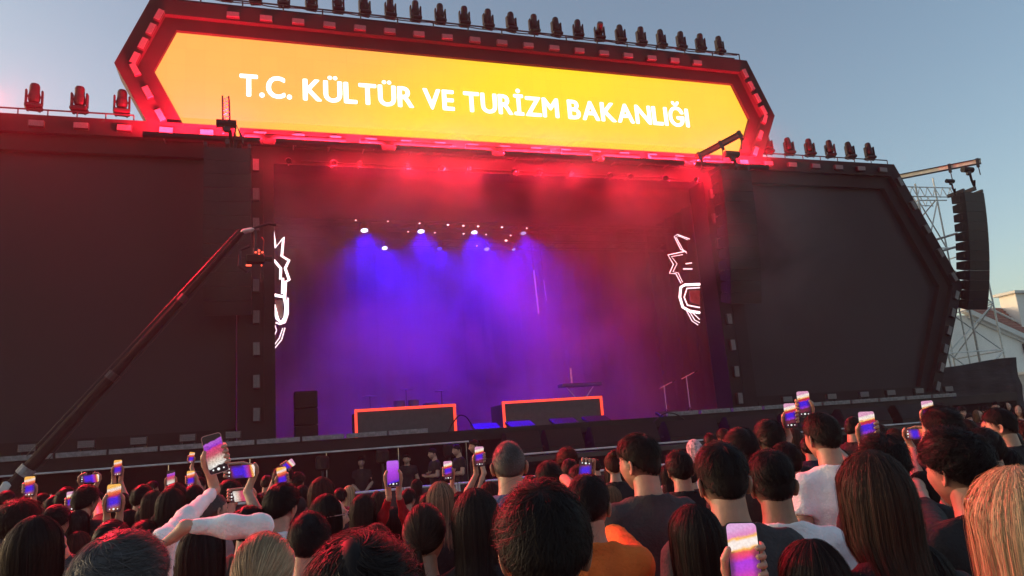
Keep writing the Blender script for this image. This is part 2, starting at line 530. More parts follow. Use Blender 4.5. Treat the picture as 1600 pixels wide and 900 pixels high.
ORD = ["first","second","third","fourth","fifth","sixth","seventh","eighth","ninth","tenth","eleventh","twelfth","thirteenth","fourteenth","fifteenth","sixteenth","seventeenth","eighteenth","nineteenth","twentieth","twenty-first","twenty-second","twenty-third"]
HG = "moving lights on the top rail of the yellow screen"
h0 = make_head("moving_light", "black moving head light standing on the rail above the yellow screen", HG)
first = True
for k in range(23):
    o = h0 if first else dup(h0)
    first = False
    o.location = (-1.92+0.802*k, 20.85, 15.14); o.scale = (0.9, 0.9, 0.95)
    o.rotation_euler[2] = rnd.uniform(-0.25, 0.25)
    o["group"] = HG
    o["label"] = "black moving light above the yellow screen, %s from the right end of its rail" % ORD[22-k]
    if k == 16:
        tilt_head(o, 0.9); o["label"] = "black moving light above the yellow screen, its head tipped lower than its neighbours"; del o["group"]
    else:
        tilt_head(o, rnd.uniform(-0.12, 0.12))
lw = ["black moving light on the left wing rail, nearest the picture's left edge", "black moving light on the left wing rail, middle of the three", "black moving light on the left wing rail, nearest the yellow screen"]
for k, x in enumerate((-5.86, -4.8, -3.78)):
    o = dup(h0); o.location = (x, 20.87, 11.33); o.scale = (1.02,)*3; o.rotation_euler[2] = rnd.uniform(-0.2, 0.2)
    o["label"] = lw[k]; o["group"] = "moving lights on the left wing"
    tilt_head(o, rnd.uniform(-0.1, 0.1))
for k in range(6):
    o = dup(h0); o.location = (17.18+0.92*k, 20.87, 11.33); o.scale = (0.9, 0.9, 0.95); o.rotation_euler[2] = rnd.uniform(-0.5, 0.5)
    o["label"] = "black moving light above the blank right screen, %s from the yellow screen" % ORD[k] if 0 < k < 5 else ("black moving light on the right wing rail, nearest the yellow screen" if k == 0 else "black moving light at the outer end of the right wing rail")
    o["group"] = "moving lights on the right wing"
    tilt_head(o, -0.15+rnd.uniform(-0.1, 0.1))

# ---------------------------------------------------------------- inside of the stage
bd = empty("stage_backdrop", (7, 30.5, DZ), "black drape hanging at the back of the stage", "drape")
prof = []
for k in range(161):
    x = -6+26*k/160
    prof.append((x, 30.4+0.12*math.sin(k*1.1)+0.05*math.sin(k*2.7)))
b = MB()
b.add([(x, y, z) for z in (DZ+0.01, 11.28) for x, y in prof], [(i, i+1, 161+i+1, 161+i) for i in range(160)])
b.build("drape", mat("black_velvet", (0.0018, 0.0016, 0.0018), 0.95, var=0.3, scale=2.0, spec=0.05), bd, smooth=True)
roof = empty("stage_roof", (7, 26, 10.3), "black roof and side curtains closing the stage in", "stage roof")
MB().box((-6, 21.72, 11.3), (20, 30.9, 11.45)).build("roof_skin", M_black, roof)
for x in (-3.0, 17.2):
    b = MB(); n = 60
    ys = [(21.8+8.6*k/n) for k in range(n+1)]
    b.add([(x+0.1*math.sin(k*1.2), ys[k], z) for z in (DZ+0.01, 11.28) for k in range(n+1)], [(i, i+1, n+1+i+1, n+1+i) for i in range(n)])
    b.build("side_curtain", M_black, roof, smooth=True)

# lighting trusses under the roof
def truss(x0, x1, y, z, label, s=0.3):
    t = empty("lighting_truss", ((x0+x1)/2, y, z), label, "truss")
    for dy in (-s/2, s/2):
        for dz in (-s/2, s/2):
            MB().tube((x0, y+dy, z+dz), (x1, y+dy, z+dz), 0.025, n=6).build("chord", M_dark, t)
    n = int((x1-x0)/0.5)
    b = MB()
    for k in range(n):
        xa = x0+(x1-x0)*k/n; xb = x0+(x1-x0)*(k+1)/n
        for dy in (-s/2, s/2):
            b.tube((xa, y+dy, z-s/2), (xb, y+dy, z+s/2), 0.012, n=5)
        b.tube((xa, y-s/2, z-s/2), (xb, y+s/2, z-s/2), 0.012, n=5)
    b.build("lacing", M_dark, t)
    return t
truss(-2.5, 16.5, 27.0, 10.28, "dark truss across the back of the stage holding the four upper blue spotlights")
truss(-2.5, 16.5, 27.6, 9.75, "dark truss behind the stage haze holding the four lower blue spotlights")

M_bluelens = mat("lit_blue_lens", (0.5, 0.5, 0.6), 0.3, var=0.0, emit=(0.62, 0.66, 1.0), strength=2.5)
M_bluelens2 = mat("half_lit_lens", (0.3, 0.3, 0.5), 0.3, var=0.0, emit=(0.35, 0.42, 0.95), strength=0.7)
M_bluelens3 = mat("dim_blue_lens", (0.1, 0.1, 0.5), 0.3, var=0.0, emit=(0.03, 0.05, 0.75), strength=0.8)
def spot_fixture(x, y, z, r, lens, label, color=None, power=0, aim=None, angle=70, blend=0.6):
    t = empty("spotlight", (x, y, z), label, "spotlight")
    d = ((Vector(aim) if aim else Vector((0, 0, CAM_H))) - Vector((x, y, z))).normalized()
    R = d.to_track_quat('Z', 'Y').to_matrix()
    MB().lathe([(r*0.6, -0.30), (r*1.05, -0.22), (r*1.2, -0.05), (r*1.2, 0.02)], (x, y, z), 14, R).build("lamp_head", M_cab, t)
    MB().lathe([(r*0.05, 0.0), (r, 0.022), (r*0.98, 0.035), (r*0.05, 0.04)], (x, y, z), 18, R).build("lens", lens, t, smooth=False)
    for s in (-1, 1):
        MB().cbox((x+s*r*1.4, y, z+0.12), (0.03, 0.08, 0.34)).build("yoke_arm", M_dark, t)
    MB().cbox((x, y, z+0.30), (r*3.0, 0.09, 0.04)).build("yoke_bridge", M_dark, t)
    if power:
        ld = bpy.data.lights.new("beam", 'SPOT')
        ld.energy = power; ld.color = color; ld.spot_size = math.radians(angle); ld.spot_blend = blend; ld.shadow_soft_size = r*0.8
        lo = bpy.data.objects.new("beam", ld)
        lo.rotation_euler = (-d).to_track_quat('Z', 'Y').to_euler()
        lo.location = d*0.06
        col.objects.link(lo); lo.parent = t
    return t
BLUE = (0.018, 0.0, 1.0)
for i, (x, lens, r, pw) in enumerate(((3.4, M_bluelens, 0.13, 3600), (5.54, M_bluelens, 0.125, 3600), (7.65, M_bluelens, 0.115, 4600), (9.68, M_bluelens2, 0.11, 2600))):
    lab = ["leftmost bright white-blue spotlight in the upper row over the stage", "second bright spotlight from the left in the upper row over the stage", "third bright spotlight from the left in the upper row over the stage", "dimmer rightmost spotlight in the upper row over the stage"][i]
    spot_fixture(x, 26.8, 10.04, r, lens, lab, BLUE, pw*0.36, (x*0.95+0.4, 24.4, 2.4), 108, 1.0)
for i, (x, lens, r, pw) in enumerate(((4.22, M_bluelens, 0.10, 2600), (6.36, M_bluelens3, 0.10, 1800), (8.29, M_bluelens2, 0.105, 1500), (9.42, M_bluelens2, 0.07, 800))):
    lab = ["small pale spotlight, leftmost of the lower row over the stage", "dim blue spotlight, second in the lower row over the stage", "pale blue spotlight, third in the lower row over the stage", "half hidden spotlight, rightmost of the lower row over the stage"][i]
    spot_fixture(x, 27.4, 9.53, r, lens, lab, BLUE, pw*0.36, (x*0.95+0.6, 24.4, 2.4), 108, 1.0)
M_pin = mat("pin_spot", (0.5, 0.5, 0.5), 0.3, var=0.0, emit=(1.0, 0.55, 0.62), strength=2.0)
for i, (px, pz, s) in enumerate(((3.07, 10.33, .02), (4.25, 10.31, .02), (5.45, 10.26, .022), (6.55, 10.22, .03), (7.16, 10.2, .03), (7.75, 10.19, .03), (8.72, 10.17, .03), (5.0, 9.92, .02), (6.02, 9.9, .015), (7.15, 9.88, .025), (8.05, 9.86, .02), (9.05, 9.84, .02), (8.85, 9.63, .04), (7.65, 9.4, .02), (9.75, 10.15, .02))):
    b = MB().cbox((px, 26.55, pz), (s*2.6, 0.06, s*1.6), ch=s*0.4)
    o = b.build("indicator_lamp", M_pin)
    tag(o, "tiny glowing pink indicator lamp among the spotlights over the stage", "indicator lamp", "indicator lamps on the trusses")
# ---------------------------------------------------------------- red wash lights (the red glow over the stage front and the crowd)
RED = (1.0, 0.010, 0.032)
M_redlens = mat("red_lens", (0.4, 0.02, 0.02), 0.3, var=0.0, emit=(1.0, 0.03, 0.06), strength=2.0)
def red_light(x, y, z, aim, power, angle, label, blend=0.7):
    t = empty("wash_light", (x, y, z), label, "stage light", "red wash lights under the lintel")
    d = (Vector(aim) - Vector((x, y, z))).normalized()
    R = d.to_track_quat('Z', 'Y').to_matrix()
    MB().lathe([(0.05, -0.18), (0.085, -0.15), (0.09, -0.02), (0.09, 0.04), (0.08, 0.04), (0.075, 0.0), (0.02, 0.0)], (x, y, z), 12, R).build("housing", M_cab, t)
    MB().tube((x, y, z), (x, 20.75, z+0.05), 0.02, n=6).build("bracket", M_dark, t)
    ld = bpy.data.lights.new("beam", 'SPOT')
    ld.energy = power; ld.color = RED; ld.spot_size = math.radians(angle); ld.spot_blend = blend; ld.shadow_soft_size = 0.06
    lo = bpy.data.objects.new("beam", ld)
    lo.rotation_euler = (-d).to_track_quat('Z', 'Y').to_euler()
    lo.location = d*0.07
    col.objects.link(lo); lo.parent = t
for k in range(13):
    x = 0.55+1.08*k+0.2*math.sin(k*2.3)
    red_light(x, 20.30, 10.02, (x*0.7, 5.0, 1.5), 480, 84, "small black wash lamp under the lintel shining red at the crowd, %s from the left" % ORD[k], 1.0)
for k, x in enumerate((-8.05, -7.0)):  # two added lights out of view that throw red onto the crowd
    o = dup(h0); o.location = (x, 20.87, 11.33); o.scale = (1.02,)*3
    o["label"] = ("added outermost moving light on the left wing rail, shining red", "added moving light on the left wing rail just outside the picture, shining red")[k]
    o["group"] = "moving lights on the left wing"
    d = (Vector((2.5+k*3.0, 4.0, 1.5))-Vector((x, 20.6, 11.9))).normalized()
    tilt_head(o, 1.9)
    o.rotation_euler[2] = math.atan2(d.x, -d.y)*1.0
    ld = bpy.data.lights.new("beam", 'SPOT'); ld.energy = 13000; ld.color = RED; ld.spot_size = math.radians(60); ld.spot_blend = 0.9; ld.shadow_soft_size = 0.09
    lo = bpy.data.objects.new("beam", ld); col.objects.link(lo)
    lo.rotation_euler = (-d).to_track_quat('Z', 'Y').to_euler(); lo.location = Vector((x, 20.87, 11.75))+d*0.55
    tag(lo, "red beam of the added outer left wing light", "light beam")
def batten(x0, x1, y, z, d, power, label, w=0.07):  # added fixtures that spread an even red glow over frame and smoke
    """black strip housing with a red light strip in its open side"""
    t = empty("added_batten", ((x0+x1)/2, y, z), label, "stage light", "added red light battens")
    d = Vector(d).normalized(); sd = Vector((1, 0, 0)); nn = d.cross(sd)
    R = Matrix((sd, nn, d)).transposed()
    c = Vector(((x0+x1)/2, y, z))
    MB().cbox(c-d*0.06, (x1-x0, w+0.03, 0.03), R).build("housing", M_cab, t)
    for s in (-1, 1):
        MB().cbox(c+nn*s*(w/2+0.02), (x1-x0, 0.01, 0.09), R).build("side_flap", M_cab, t)
    for k in range(3):
        xx = x0+(x1-x0)*(k+0.5)/3
        MB().tube((xx, y, z-0.05), (xx, y+0.5, z-0.02), 0.02, n=6).build("bracket", M_dark, t)
    ld = bpy.data.lights.new("strip", 'AREA'); ld.shape = 'RECTANGLE'
    ld.size = x1-x0; ld.size_y = w; ld.energy = power; ld.color = RED
    lo = bpy.data.objects.new("strip", ld)
    lo.rotation_euler = Matrix((sd, -nn, -d)).transposed().to_euler()
    lo.location = d*0.0
    col.objects.link(lo); lo.parent = t
for k in range(6):
    x = -3.1+k*3.3
    batten(x, x+2.9, 19.95, 10.45, (0, 0.30, 1), 2700*(1.1 if k in (0, 1) else 1.0), "added black light batten on the lintel washing red upward, %s from the left" % ORD[k])
for k in range(5):
    x = -0.6+k*3.1
    batten(x, x+2.7, 19.98, 10.58, (0, 0.42, -1), 300*(0.25, 0.8, 1.0, 1.2, 1.5)[k], "added black light batten on the lintel washing red downward, %s from the left" % ORD[k])
for k in range(2, 4):
    x = 1.2+k*3.2
    batten(x, x+2.8, 22.0, 10.85, (0, 1.0, -0.5), 620*(0.0, 0.0, 0.10, 0.30)[k], "added black light batten hidden under the stage roof, %s from the left" % ORD[k-2])

# ---------------------------------------------------------------- smoke and haze
def smoke_mat(name, density, scale, lo, hi, color=(0.9, 0.9, 0.9), g=0.2, zfade=None, xfade=None):
    m = bpy.data.materials.new(name)
    m.use_nodes = True
    nt = m.node_tree
    nt.nodes.remove(nt.nodes["Principled BSDF"])
    out = nt.nodes["Material Output"]
    pv = nt.nodes.new("ShaderNodeVolumePrincipled")
    pv.inputs["Color"].default_value = color + (1,)
    pv.inputs["Anisotropy"].default_value = g
    nt.links.new(pv.outputs[0], out.inputs["Volume"])
    tc = nt.nodes.new("ShaderNodeTexCoord")
    nz = nt.nodes.new("ShaderNodeTexNoise")
    nz.inputs["Scale"].default_value = scale; nz.inputs["Detail"].default_value = 3.0; nz.inputs["Distortion"].default_value = 0.6
    nt.links.new(tc.outputs["Object"], nz.inputs["Vector"])
    mr = nt.nodes.new("ShaderNodeMapRange"); mr.interpolation_type = 'SMOOTHSTEP'
    mr.inputs[1].default_value = lo; mr.inputs[2].default_value = hi; mr.inputs[3].default_value = 0.0; mr.inputs[4].default_value = density
    nt.links.new(nz.outputs[0], mr.inputs[0])
    cur = mr.outputs[0]
    sp_ = nt.nodes.new("ShaderNodeSeparateXYZ"); nt.links.new(tc.outputs["Object"], sp_.inputs[0])
    for ax, f in ((2, zfade), (0, xfade)):
        if f:
            for (a, b_) in f:
                q = nt.nodes.new("ShaderNodeMapRange"); q.interpolation_type = 'SMOOTHSTEP'
                q.inputs[1].default_value = a; q.inputs[2].default_value = b_
                nt.links.new(sp_.outputs[ax], q.inputs[0])
                mu = nt.nodes.new("ShaderNodeMath"); mu.operation = 'MULTIPLY'
                nt.links.new(cur, mu.inputs[0]); nt.links.new(q.outputs[0], mu.inputs[1])
                cur = mu.outputs[0]
    nt.links.new(cur, pv.inputs["Density"])
    return m
sm = MB().box((-2.4, 22.0, DZ+0.05), (16.6, 30.0, 10.55)).build("stage_smoke", smoke_mat("stage_smoke", 0.11, 0.24, 0.22, 0.78))
tag(sm, "thick stage smoke filling the opening, blue below and red above", kind="stuff")
pl = MB().box((-3.0, 17.9, 3.4), (18.8, 20.5, 15.4)).build("drifting_smoke", smoke_mat("drifting_smoke", 0.10, 0.38, 0.33, 0.68, zfade=((3.4, 8.8), (12.0, 10.2)), xfade=((-2.5, 1.5), (18.5, 14.5))))
tag(pl, "thin red-lit smoke drifting up in front of the yellow screen", kind="stuff")

hz = bpy.data.materials.new("haze")
hz.use_nodes = True
hz.node_tree.nodes.remove(hz.node_tree.nodes["Principled BSDF"])
pv = hz.node_tree.nodes.new("ShaderNodeVolumePrincipled")
pv.inputs["Color"].default_value = (0.92, 0.92, 0.94, 1)
pv.inputs["Density"].default_value = 0.0007
pv.inputs["Anisotropy"].default_value = 0.2
hz.node_tree.links.new(pv.outputs[0], hz.node_tree.nodes["Material Output"].inputs["Volume"])
hb = MB().box((-320, -220, -1), (420, 520, 17.2)).build("haze", hz)
tag(hb, "thin haze hanging over the stage and the crowd", kind="stuff")
# ---------------------------------------------------------------- speaker arrays
M_array = mat("array_paint", (0.010, 0.009, 0.0095), 0.5, var=0.25, scale=6, spec=0.3)
def line_array(x, y, ztop, n, label, w=1.16, splay=0.9, j=2.2, yaw=0.0, rig=True, a0=0.0):
    t = empty("line_array", (x, y, ztop), label, "speaker array")
    t.rotation_euler[2] = yaw
    fh, rh, dp = 0.37, 0.27, 0.56
    cab_me = gr_me = None
    ang = math.radians(a0); py, pz = 0.0, 0.0
    for k in range(n):
        R = Matrix.Rotation(ang, 3, 'X')
        if cab_me is None:
            b = MB()
            b.prism_x([(0.02, -0.001), (0.02, -fh+0.001), (dp*0.5, -fh+0.012), (dp, -(fh+rh)/2), (dp, -(fh-rh)/2), (dp*0.5, -0.012)], -w/2, w/2)
            cab = b.build("cabinet", M_array); cab_me = cab.data; bpy.data.objects.remove(cab)
            b = MB(); b.prism_x([(-0.012, -0.004), (-0.012, -fh+0.004), (0.018, -fh+0.001), (0.018, -0.001)], -w/2+0.01, w/2-0.01)
            gr = b.build("grille", M_array); gr_me = gr.data; bpy.data.objects.remove(gr)
            b = MB()
            b.cbox((0, 0.2, -fh/2), (w+0.03, 0.05, 0.15), ch=0.006)
            hn = b.build("rigging_bar", M_dark); hn_me = hn.data; bpy.data.objects.remove(hn)
        o = bpy.data.objects.new("cabinet", cab_me); q = bpy.data.objects.new("grille", gr_me); s_ = bpy.data.objects.new("rigging_bar", hn_me)
        for e in (o, q, s_): col.objects.link(e)
        o.parent = t; q.parent = o; s_.parent = o
        o.location = (0, py, pz); o.rotation_euler = R.to_euler()
        v = R @ Vector((0, 0, -fh)); py += v.y; pz += v.z
        ang += math.radians(splay + (j*max(0, k-n*0.55)/(n*0.45)))
    fr = MB()
    fr.box((-w/2, 0.0, 0.02), (-w/2+0.08, dp+0.15, 0.14)); fr.box((w/2-0.08, 0.0, 0.02), (w/2, dp+0.15, 0.14)); fr.box((-0.05, -0.1, 0.06), (0.05, dp+0.25, 0.20))
    for v in fr.v: v += Vector((x, y, ztop))
    fr.build("flying_frame", M_dark, t)
    return t
line_array(-1.01, 19.5, 10.0, 12, "black line array hung in front of the left portal column")
line_array(14.62, 19.5, 10.1, 12, "black line array hung in front of the right portal column")
line_array(25.3, 19.8, 9.80, 12, "curved black line array hanging from the scaffold tower beside the white house", splay=1.2, j=2.6, a0=4.0, w=1.0)

def hoist(x, y, z, label, s=1.0):
    t = empty("chain_hoist", (x, y, z), label, "hoist")
    MB().tube((x-0.28*s, y, z), (x+0.28*s, y, z), 0.13*s, n=12).build("motor", M_cab, t)
    MB().cbox((x+0.02, y, z-0.16*s), (0.2*s, 0.16*s, 0.2*s), ch=0.03).build("gearbox", M_dark, t)
    MB().path([(x+0.1*s, y, z-0.2*s), (x+0.12*s, y, z-0.5*s), (x+0.2*s, y, z-0.9*s), (x+0.25*s, y-0.02, z-0.5*s)], 0.05*s, 8).build("chain_bag", M_black, t)
    return t
hoist(-1.05, 19.75, 10.78, "dark chain hoist on top of the left line array, before the yellow screen", 0.9)
hoist(14.75, 19.75, 10.75, "dark chain hoist on top of the right line array, before the yellow screen", 0.9)
hoist(25.35, 19.9, 10.75, "dark chain hoist above the outer line array, against the sky", 0.85)
hoist(24.35, 19.9, 10.25, "small dark hoist lying on the outer line array's frame", 0.6)
# slim mast with lattice over the left array
ms = empty("rigging_mast", (-1.05, 19.8, 10.6), "short red-lit rigging mast standing over the left line array", "mast")
for dx in (-0.09, 0.09):
    for dy in (-0.09, 0.09):
        MB().tube((-1.05+dx, 19.9+dy, 10.6), (-1.08+dx*0.9, 19.9+dy, 11.62), 0.022, n=6).build("chord", M_dark, ms)
b = MB()
for k in range(7):
    z = 10.85+k*0.11
    b.tube((-1.14, 19.81, z), (-0.98, 19.81, z+0.10), 0.012, n=5); b.tube((-0.98, 19.99, z), (-1.14, 19.99, z+0.10), 0.012, n=5)
b.build("lacing", M_alu, ms)
MB().path([(-0.85, 19.7, 10.4), (-0.8, 19.7, 10.75), (-0.68, 19.72, 10.45), (-0.62, 19.7, 10.2)], 0.03, 6).build("cable_loop", M_cab, ms)
# tilted beams carrying the arrays
def beam(p0, p1, label, m, h=0.2, hooks=()):
    p0, p1 = Vector(p0), Vector(p1)
    t = empty("rigging_beam", p0, label, "beam")
    d = (p1-p0); L = d.length; d.normalize()
    side = Vector((0, 0, 1)).cross(d).normalized(); upv = d.cross(side)
    R = Matrix((d, side, upv)).transposed()
    c = (p0+p1)/2
    MB().cbox(c, (L, 0.03, h), R).build("web", m, t)
    MB().cbox(c+upv*(h/2+0.012), (L, 0.16, 0.022), R).build("flange", M_dark, t)
    MB().cbox(c-upv*(h/2+0.012), (L, 0.16, 0.022), R).build("flange", M_dark, t)
    for k in hooks:
        q = p0+(p1-p0)*k
        MB().cbox(q-upv*0.04, (0.10, 0.22, h+0.16), R).build("clamp", M_dark, t)
        MB().tube(q-upv*(h/2+0.06), q-Vector((0, 0, h/2+0.45)), 0.02, n=6).build("sling", M_dark, t)
    return t
M_redbeam = mat("red_beam_paint", (0.35, 0.05, 0.03), 0.5, var=0.2, scale=6)
beam((13.45, 19.9, 10.62), (14.62, 18.9, 11.12), "short tilted red beam over the right line array, before the yellow screen", M_redbeam, 0.13, (0.08, 0.55, 0.95))
beam((23.6, 22.6, 11.2), (25.75, 19.6, 11.0), "long cream steel beam tilted on top of the scaffold tower", M_beamw, 0.15, (0.1, 0.72, 0.97))

# ---------------------------------------------------------------- scaffold tower
sc = empty("scaffold_tower", (27, 23, 0), "tall scaffold tower of grey tubes standing right of the stage", "scaffold")
LX, LY = (24.9, 27.75), (21.9, 24.2)
levels = [0.1, 2.0, 4.0, 5.9, 8.2, 10.2]
for x in LX:
    for y in LY:
        MB().tube((x, y, 0.0), (x, y, 10.9 if x < 26 else 8.3), 0.036, n=8).build("standard", M_alu, sc)
for x, y in ((25.9, 21.9), (25.9, 24.2), (24.3, 23.0)):
    MB().tube((x, y, 0.0), (x, y, 11.2), 0.034, n=8).build("standard", M_alu, sc)
def brace(a, b, r=0.028): MB().tube(a, b, r, n=7).build("brace", M_alu, sc)
for z in levels[1:]:
    if z < 8.5:
        for y in LY: brace((LX[0], y, z), (LX[1], y, z+0.05))
        for x in LX: brace((x, LY[0], z), (x, LY[1], z-0.04))
    else:
        for y in LY: brace((LX[0], y, z), (26.4, y, z+0.05))
        brace((LX[0], LY[0], z), (LX[0], LY[1], z-0.04))
for z0, z1 in zip(levels[1:4], levels[2:5]):
    brace((LX[0], LY[0], z0), (LX[1], LY[0], z1)); brace((LX[1], LY[0], z0), (LX[0], LY[0], z1))
    brace((LX[1], LY[1], z0), (LX[1], LY[0], z1)); brace((LX[0], LY[0], z0), (LX[0], LY[1], z1))
brace((LX[0], LY[0], 8.2), (25.9, LY[0], 10.2)); brace((25.9, LY[0], 8.2), (LX[0], LY[0], 10.2)); brace((LX[0], LY[0], 8.2), (LX[0], LY[1], 10.2)); brace((LX[0], LY[1], 8.2), (25.9, LY[0], 10.3))
brace((26.2, 21.7, 6.2), (26.9, 22.3, 2.5), 0.05); brace((25.8, 20.6, 6.3), (26.2, 21.7, 6.0), 0.05)
for z in (10.35, 10.75):     # lattice girders at the top
    for y in (21.9, 23.0): brace((23.7, y, z), (26.9, y, z+0.05), 0.024)
for y in (21.9, 23.0):
    for k in range(8):
        x = 23.7+k*0.4
        brace((x, y, 10.35), (x+0.2, y, 10.78), 0.016); brace((x+0.2, y, 10.78), (x+0.4, y, 10.36), 0.016)
for y, z in ((21.8, 7.65), (21.8, 8.15)):     # plan trusses half way up
    brace((23.4, 24.3, z), (25.3, 20.8, z+0.35), 0.045)
M_wrap = mat("scaffold_net", (0.020, 0.018, 0.020), 0.85, var=0.35, scale=1.2, bump=0.6, bscale=3.0, stretch=(1, 1, 5))
wr = MB(); n = 24
def wrap_pt(k, j):
    a = k/n
    pts_ = [(23.2, 21.6), (27.95, 21.6), (27.95, 24.4)]
    if a < 0.63: p = lerp(pts_[0], pts_[1], a/0.63)
    else: p = lerp(pts_[1], pts_[2], (a-0.63)/0.37)
    z = 0.02+(3.42+0.22*min(a/0.63, 1)-0.05*math.sin(a*9))*j/10
    o = 0.05*math.sin(j*2.1+k*0.4)+0.03*math.sin(k*1.7)
    return (p[0]+(o if a >= 0.63 else 0), p[1]-(o if a < 0.63 else 0), z)
wr.add([wrap_pt(k, j) for k in range(n+1) for j in range(11)], [(k*11+j, k*11+j+1, (k+1)*11+j+1, (k+1)*11+j) for k in range(n) for j in range(10)])
tag(wr.build("scaffold_cover", M_wrap, smooth=True), "black fabric wrapped around the foot of the scaffold tower", "fabric cover")

# ---------------------------------------------------------------- house behind the scaffold
M_plaster = mat("white_plaster", (0.84, 0.79, 0.72), 0.85, var=0.06, scale=0.8, bump=0.1, bscale=4)
M_tile = mat("red_roof_tile", (0.30, 0.095, 0.065), 0.8, var=0.35, scale=5)
M_greyp = mat("grey_plaster", (0.34, 0.35, 0.36), 0.85, var=0.1, scale=2)
M_stonew = mat("cornice_white", (0.66, 0.64, 0.6), 0.8, var=0.08)
M_glassd = mat("window_glass", (0.03, 0.035, 0.04), 0.1, var=0.0)
def px(x, y, Y):
    q = fwd + ir*((x-800)/F_PX) - iu*((y-450)/F_PX)
    k = Y/q.y
    return (q.x*k, CAM_H+q.z*k)
hs = empty("house", (62, 50, 0), "white plastered house with a red tiled roof behind the scaffold tower", "house")
MB().prism([(48, 0.0), (72.0, 0.0), (72.0, 5.4), (60.2, 10.1), (57.6, 10.1), (48, 6.3)], 50.0, 50.6).build("wall", M_plaster, hs)
MB().box((71.4, 50.6, 0), (72.0, 66, 5.4)).build("wall", M_plaster, hs)
MB().prism([(59.2, 10.35), (59.4, 10.72), (72.8, 5.35), (72.4, 5.0)], 49.45, 50.05).build("cornice", M_stonew, hs)
MB().prism([(59.9, 9.80), (60.0, 10.05), (72.2, 5.2), (72.1, 4.95)], 49.75, 49.99).build("cornice", M_stonew, hs)
def P3(x, y, Y): a_, b_ = px(x, y, Y); return Vector((a_, Y, b_))
A, B = Vector((59.3, 49.5, 10.75)), Vector((72.8, 49.5, 5.4))
D_, C_ = P3(1700, 487, 62), P3(1760, 560, 62)
rf = MB().add([A, B, C_, D_, A-Vector((0, 0, 0.2)), B-Vector((0, 0, 0.2)), C_-Vector((0, 0, 0.2)), D_-Vector((0, 0, 0.2))], [(0, 1, 2, 3), (4, 7, 6, 5), (0, 4, 5, 1), (1, 5, 6, 2), (2, 6, 7, 3), (3, 7, 4, 0)]).build("roof", M_tile, hs)
NT = 20
for k in range(NT):
    t = k/NT
    p0 = A.lerp(B, t); p1 = A.lerp(B, t+0.92/NT); q0 = D_.lerp(C_, t); q1 = D_.lerp(C_, t+0.92/NT)
    z0, z1 = Vector((0, 0, 0.05)), Vector((0, 0, 0.20)); zb = Vector((0, 0, 0.01))
    MB().add([p0+zb, p1+zb, q1+zb, q0+zb, p0+z0, p1+z1, q1+z1, q0+z0], [(0, 3, 2, 1), (4, 5, 6, 7), (0, 1, 5, 4), (1, 2, 6, 5), (2, 3, 7, 6), (3, 0, 4, 7)]).build("tile_course", M_tile, rf)
for s_ in (0.12, 0.42):
    pa = A.lerp(D_, s_); pb = B.lerp(C_, s_)
    MB().path([pa+Vector((0, 0, 0.2)), pb+Vector((0, 0, 0.26))], 0.13, 6).build("roof_ridge", M_stonew, rf)
ch = MB().box((67.3, 50.7, 6.0), (69.6, 52.4, 12.2)).build("chimney", M_plaster, hs)
MB().box((66.9, 50.4, 12.2), (70.0, 52.7, 12.45)).build("chimney_cap", M_stonew, ch)
an = empty("annex", (66, 47, 0), "low grey building in front of the white house at the right edge", "building")
MB().box((60.8, 46.0, 0.0), (72.0, 49.5, 4.35)).build("wall", M_greyp, an)
MB().box((60.6, 45.8, 4.35), (72.2, 49.5, 4.55)).build("coping", M_stonew, an)
wd = MB().box((62.35, 45.93, 1.4), (63.3, 46.0, 3.3)).build("window", M_glassd, an)
MB().box((62.25, 45.9, 3.3), (63.4, 45.999, 3.42)).build("frame", M_stonew, wd)
MB().box((62.25, 45.9, 1.28), (63.4, 45.999, 1.4)).build("sill", M_stonew, wd)
lp = empty("wall_lamp", (66.0, 49.6, 7.2), "dark lantern on the white house wall at the right picture edge", "lamp")
MB().box((65.8, 49.5, 6.4), (66.5, 49.95, 7.3)).build("lantern", M_dark, lp)

# ---------------------------------------------------------------- camera crane
cr = empty("camera_crane", (-4.6, 17.1, 0), "long dark camera crane arm rising from the pit across the left screen", "camera crane")
P0, P1 = Vector((-4.9, 17.0, 1.55)), Vector((-0.55, 17.0, 6.93))
M_boom = mat("boom_paint", (0.014, 0.013, 0.0135), 0.75, spec=0.12, var=0.3, scale=5)
d = (P1-P0)
k0, k1, k2 = 0.09, 0.42, 0.72
MB().tube(P0+d*k0, P0+d*k1, 0.115, 0.105, 12).build("boom_section", M_boom, cr)
MB().tube(P0+d*k1, P0+d*k2, 0.09, 0.078, 12).build("boom_section", M_boom, cr)
MB().tube(P0+d*k2, P1, 0.066, 0.05, 12).build("boom_section", M_boom, cr)
for k in (k1, k2):
    MB().tube(P0+d*(k-0.012), P0+d*(k+0.012), 0.118 if k == k1 else 0.092, n=12).build("boom_collar", M_dark, cr)
for off in (0.16, -0.15):
    nv = Vector((-d.z, 0, d.x)).normalized()*off
    MB().path([P0+d*0.12+nv*1.15, P0+d*0.5+nv*0.95, P1+nv*0.7], 0.010, 5).build("stay_cable", M_dark, cr)
MB().tube(P0+d*0.075, P0+d*0.10, 0.15, n=12).build("pivot_collar", M_strip, cr)
MB().tube(P0+d*0.09, P0-d*0.16, 0.13, 0.12, 10).build("tail_boom", M_boom, cr)
MB().cbox(P0-d*0.17, (0.5, 0.5, 0.55), ch=0.05).build("counterweight", M_cab, cr)
pv_ = P0+d*0.03
MB().tube((pv_.x, pv_.y, 0.35), (pv_.x, pv_.y, pv_.z), 0.11, 0.09, 12).build("column", M_dark, cr)
for a in (0.4, 2.5, 4.6):
    MB().tube((pv_.x, pv_.y, 0.9), (pv_.x+0.9*math.cos(a), pv_.y+0.6*math.sin(a), 0.05), 0.045, n=8).build("leg", M_dark, cr)
